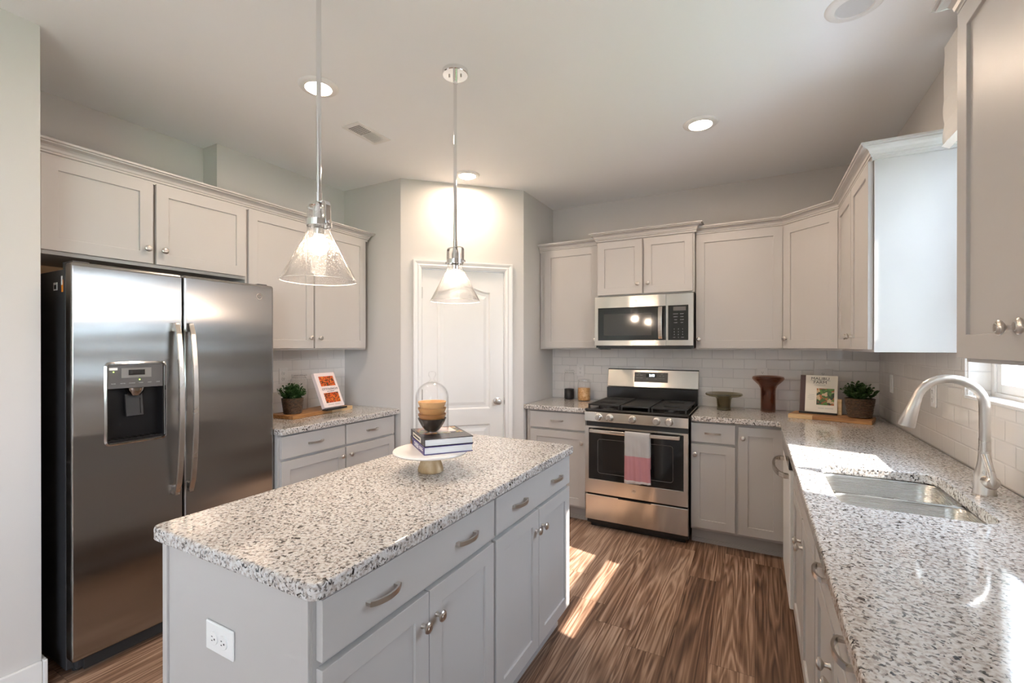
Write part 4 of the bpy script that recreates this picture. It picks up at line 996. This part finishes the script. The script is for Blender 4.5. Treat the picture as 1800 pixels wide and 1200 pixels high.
# ------------------------------------------------------------------ jars
def jar(label, loc, r, h, fill, fm, fname, flabel, fcat):
    t = thing('glass_jar', label, 'jar', loc)
    pr = [(0, 0), (r * .92, 0), (r, .006), (r, h * .74), (r * .93, h * .82), (r * .80, h * .86), (r * .80, h * .90), (r * .77, h * .90), (r * .77, h * .855), (r * .91, h * .81), (r * .965, h * .73), (r * .965, .008), (r * .9, .004), (0, .004)]
    obj('jar_glass', lathe(pr, 40), 'glass', t, smooth=True, angle=50)
    ld = obj('glass_lid', lathe([(0, h * .905), (r * .84, h * .905), (r * .86, h * .93), (r * .80, h * .975), (r * .5, h * .985), (0, h * .985)], 36), 'glass', t, smooth=True, angle=50)
    obj('rubber_seal', lathe([(r * .76, h * .895), (r * .84, h * .895), (r * .84, h * .905), (r * .76, h * .905)], 32, closed=True), 'shade', t)
    n = 24; wb_ = bmesh.new()
    tube([(r * .83 * cos(2 * pi * k / n), r * .83 * sin(2 * pi * k / n), h * .875) for k in range(n + 1)], .0014, 6, bm=wb_)
    tube([(r * .87 * cos(2 * pi * k / n), r * .87 * sin(2 * pi * k / n), h * .93) for k in range(n + 1)], .0014, 6, bm=wb_)
    tube([(r * .85, 0, h * .93), (r * 1.08, 0, h * .90), (r * 1.05, 0, h * .80), (r * .95, 0, h * .83), (r * .84, 0, h * .875)], .0014, 6, bm=wb_)
    tube([(-r * .85, 0, h * .93), (-r * 1.0, 0, h * .90), (-r * .84, 0, h * .875)], .0014, 6, bm=wb_)
    obj('wire_clip', wb_, 'chrome', t, smooth=True)
    if fill:
        rr = r * .955
        pf = [(0, .005), (rr * .93, .005), (rr, .010), (rr, fill)] + [(rr * (1 - k / 6), fill + .002 * (k % 2)) for k in range(1, 6)] + [(0, fill + .002)]
        b = lathe(pf, 48, fn=lambda r_, z, a, i: r_ * (1 - .012 * abs(sin(a * 13 + i * 2))))
        o = obj(fname, b, fm, smooth=True, angle=80); o.location = loc; tag(o, flabel, fcat, kind='stuff')
    return t
jar('tall clip-top glass jar of black beans left of the range', (-1.520, 4.005, .914), .048, .285, .095, 'beans_black', 'dried_beans', 'black beans filling the tall glass jar left of the range', 'beans')
jar('short clip-top glass jar of chickpeas beside the range', (-1.355, 3.945, .914), .058, .200, .115, 'chick', 'dried_chickpeas', 'tan chickpeas filling the short glass jar by the range', 'chickpeas')
jar('empty clip-top glass jar behind the left potted plant', (-2.935, 2.205, .9405), .062, .270, 0, None, '', '', '')

# glass pieces
PG = thing('glass_pedestal', 'low olive-green glass pedestal dish right of the range', 'glass dish', (-.212, 3.885, .914))
pp = [(0, 0), (.047, 0), (.049, .006), (.047, .03), (.052, .085), (.062, .100), (.110, .106), (.128, .114), (.131, .122), (.127, .130), (.118, .130), (.105, .122), (.055, .114), (.047, .10), (.042, .06), (.040, .012), (0, .012)]
obj('glass_body', lathe(pp, 56), 'green_glass', PG, smooth=True, angle=60)
VS = thing('glass_vase', 'tall flared amber-brown glass vase on the right counter', 'vase', (.085, 3.925, .914))
pp = [(0, 0), (.044, 0), (.049, .006), (.049, .150), (.051, .175), (.062, .200), (.085, .222), (.102, .240), (.106, .252), (.102, .264), (.090, .268), (.080, .262), (.078, .240), (.060, .215), (.046, .185), (.043, .150), (.043, .016), (0, .014)]
obj('glass_body', lathe(pp, 56), 'brown_glass', VS, smooth=True, angle=60)

# ------------------------------------------------------------------ leaning cookbooks on stands
def leaning_book(label, slabel, loc, rz, w_, h_, th, lean, cover, content):
    st = thing('book_stand', slabel, 'book stand', loc, rz)
    R = Matrix.Rotation(-lean, 4, 'X')
    obj('ledge', boxes((-w_ / 2, w_ / 2, -.022, .03, 0, .006), (-w_ / 2, w_ / 2, -.022, -.018, .006, .014)), 'iron', st, bevel=.001)
    obj('back_rest', xform(boxes((-w_ * .3, w_ * .3, th + .0055, th + .0085, 0, h_ * .7)), Matrix.Translation((0, 0, .008 + (th + .006) * sin(lean))) @ R), 'iron', st)
    obj('rear_leg', tube([(0, .05, .10), (0, .125, .004)], .004, 8), 'iron', st)
    t = thing('cookbook', label, 'book', (loc[0] , loc[1], loc[2] + .007 + (th + .004) * sin(lean)), rz)
    def P(bs): return xform(boxes(*bs), R)
    y1 = .004
    obj('pages', P([(-w_ / 2 + .003, w_ / 2 - .003, y1 + .003, y1 + th - .003, .003, h_ - .003)]), 'paper', t)
    cv = obj('cover', P([(-w_ / 2, w_ / 2, y1, y1 + .003, 0, h_), (-w_ / 2, w_ / 2, y1 + th - .003, y1 + th, 0, h_), (-w_ / 2, -w_ / 2 + .003, y1 + .003, y1 + th - .003, 0, h_)]), cover, t)
    for c in content:
        if c[0] == 'photo':
            obj('cover_photo', P([(c[1], c[2], y1 - .0008, y1, c[3], c[4])]), c[5], cv)
        elif c[0] == 'text':
            p = R @ Vector((c[2], y1 - .0009, c[3])); text('cover_lettering', c[1], c[4], c[5], cv, p, (pi / 2 - lean, 0, 0), sx=c[6] if len(c) > 6 else 1)
    return t
leaning_book('white cookbook with two orange food photos, propped on the left board', 'dark stand holding the cookbook with orange photos', (-2.725, 2.352, .9405), radians(95), .195, .270, .028, radians(24), 'pinkwhite',
    [('photo', -.065, .075, .165, .242, 'photo_orange'), ('photo', -.065, .075, .035, .112, 'photo_orange'), ('text', 'OTTOLENGHI', .008, .140, .024, 'ink', 1.0), ('text', 'THE COOKBOOK', .008, .122, .009, 'ink', 1), ('photo', -.055, -.002, .018, .0215, 'greyink'), ('photo', .012, .058, .018, .0215, 'greyink')])
leaning_book('cream cookbook with a salad photo and dark spine, propped by the corner plant', 'dark stand holding the cream cookbook', (.378, 3.775, .9405), radians(-12), .215, .255, .022, radians(14), 'cream',
    [('photo', -.1075, -.076, 0, .255, 'maroon'), ('photo', -.010, .090, .050, .165, 'photo_salad'), ('text', 'MALIBU', .008, .232, .027, 'ink', 1.15), ('text', 'FARM', .008, .206, .027, 'ink', 1.15), ('photo', -.050, .066, .2185, .2198, 'ink'), ('text', 'cookbook', .008, .188, .012, 'greyink', 1.3),
     ('photo', -.056, -.024, .117, .119, 'greyink'), ('photo', -.060, -.022, .106, .108, 'greyink'), ('photo', -.062, -.020, .095, .097, 'greyink'), ('photo', -.056, -.024, .084, .086, 'greyink'), ('photo', .0, .034, .026, .029, 'greyink'), ('photo', .040, .086, .026, .029, 'greyink')])
sb = thing('wooden_block', 'pale narrow book end standing between cream cookbook and corner plant', 'book end', (.500, 3.775, .9405), radians(-12))
obj('block', boxes((-.012, .012, 0, .05, .0, .105)), 'board_light', sb, bevel=.001)

# ------------------------------------------------------------------ cake stand group on the island
CX, CY = -1.120, 1.430
CS = thing('cake_stand', 'white marble cake stand with turned wood foot on the island', 'cake stand', (CX, CY, .914))
obj('foot', lathe([(0, 0), (.046, 0), (.050, .004), (.049, .016), (.040, .040), (.033, .060), (.034, .070), (0, .070)], 40), 'mango', CS, smooth=True, angle=50)
obj('plate', lathe([(0, .070), (.12, .072), (.142, .076), (.146, .081), (.144, .086), (0, .086)], 64), 'marble', CS, smooth=True, angle=50)
fang = radians(52)
Fp = Vector((-1.078, 1.336, 0))
def flat_book(label, z, w_, d_, th, cover, off, extra):
    t = thing('cookbook', label, 'book', (Fp.x + off[0], Fp.y + off[1], z), fang)
    # local x = fore-edge direction (towards the right in view), local y = along the spine; spine face at x=0... 
    obj('pages', boxes((.003, w_ - .003, .003, d_ - .003, .003, th - .003)), 'paper', t)
    cv = obj('cover', boxes((0, w_, 0, d_, 0, .003), (0, w_, 0, d_, th - .003, th), (0, .003, 0, d_, .003, th - .003)), cover, t, bevel=.0008)
    for c in extra:
        if c[0] == 'box': obj(c[1], boxes(c[2]), c[3], cv)
        else: text('spine_lettering', c[1], c[4], c[5], cv, (c[6] if len(c) > 6 else -.0006, c[2], c[3]), (pi / 2, 0, -pi / 2), sx=.95)
flat_book('thick purple-spined cheese cookbook lying directly on the cake stand', 1.000, .192, .245, .030, 'purple', (0, 0),
    [('text', 'CHEESE', .128, .015, .0245, 'white_ink'), ('box', 'spine_lettering', (-.0008, 0, .025, .078, .019, .0215), 'white_ink'), ('box', 'spine_lettering', (-.0008, 0, .018, .078, .0125, .015), 'white_ink'), ('box', 'spine_photo', (-.0008, 0, .200, .240, .002, .028), 'photo_dish')])
flat_book('dark-covered cookbook with food photos, top of the stack under the cloche', 1.030, .192, .245, .029, 'darkcover', (0.001, .002),
    [('box', 'cover_photo', (.01, .182, .095, .236, .029, .0297), 'photo_dish'), ('box', 'cover_panel', (.05, .16, .12, .21, .0297, .0302), 'pinkwhite'), ('box', 'spine_label', (-.0008, 0, .060, .200, .004, .024), 'cream'), ('box', 'spine_lettering', (-.0014, -.0008, .075, .185, .011, .017), 'ink')])
dc = Vector((cos(fang), sin(fang), 0)) * .098 + Vector((-sin(fang), cos(fang), 0)) * .128
bx_, by_ = -1.150, 1.478
zc_ = 1.0600
bowls = [('black wooden bowl, bottom of the stack under the glass cloche', 'bowl4', 0, .055, .048), ('dark brown wooden bowl, second from the bottom under the cloche', 'bowl3', .034, .039, .052),
         ('golden oak bowl, third from the bottom under the cloche', 'bowl2', .055, .042, .053), ('pale wooden bowl, top of the stack under the cloche', 'bowl1', .080, .042, .054)]
def bowl_bm(R1, h, rb):
    n = 10; P = [(0, 0), (rb, 0)]
    for k in range(n + 1):
        s = k / n; P.append((rb + (R1 - rb) * (s ** .6), .001 + (h - .001) * s))
    P.append((R1 - .004, h))
    for k in range(n, -1, -1):
        s = k / n; P.append((max(.002, rb + (R1 - rb) * (s ** .6) - .005), .006 + (h - .007) * s))
    P.append((0, .006)); return lathe(P, 48)
for lb, m_, dz, hh, R1 in bowls:
    o = obj('wooden_bowl', bowl_bm(.0575, hh, .018 if dz == 0 else .034), m_, smooth=True, angle=50)
    o.location = (bx_, by_, zc_ + dz); tag(o, lb, 'bowl', 'stacked wooden bowls')
CL = thing('glass_cloche', 'clear bell-shaped glass cloche covering the stacked bowls', 'cloche', (bx_, by_, zc_))
R1 = .0665; pr = []
pr.append((R1, 0)); pr.append((R1, .140))
for k in range(1, 11): a = pi / 2 * k / 11; pr.append((R1 * cos(a), .140 + .062 * sin(a)))
pr.append((0.004, .202)); inn = [(max(0, r - .0022), max(0.0, z - (.0022 if z > .140 else 0))) for r, z in reversed(pr)]
inn[0] = (0.0, .200); pr[-1] = (0, .202)
obj('bell', lathe(pr + inn + [(R1, 0)], 64), 'glass', CL, smooth=True, angle=60)
obj('bell_knob', lathe([(.022, .199), (.012, .205), (.0075, .212), (.0095, .218), (.0145, .226), (.016, .233), (.012, .242), (0, .245)], 32), 'glass', CL, smooth=True)
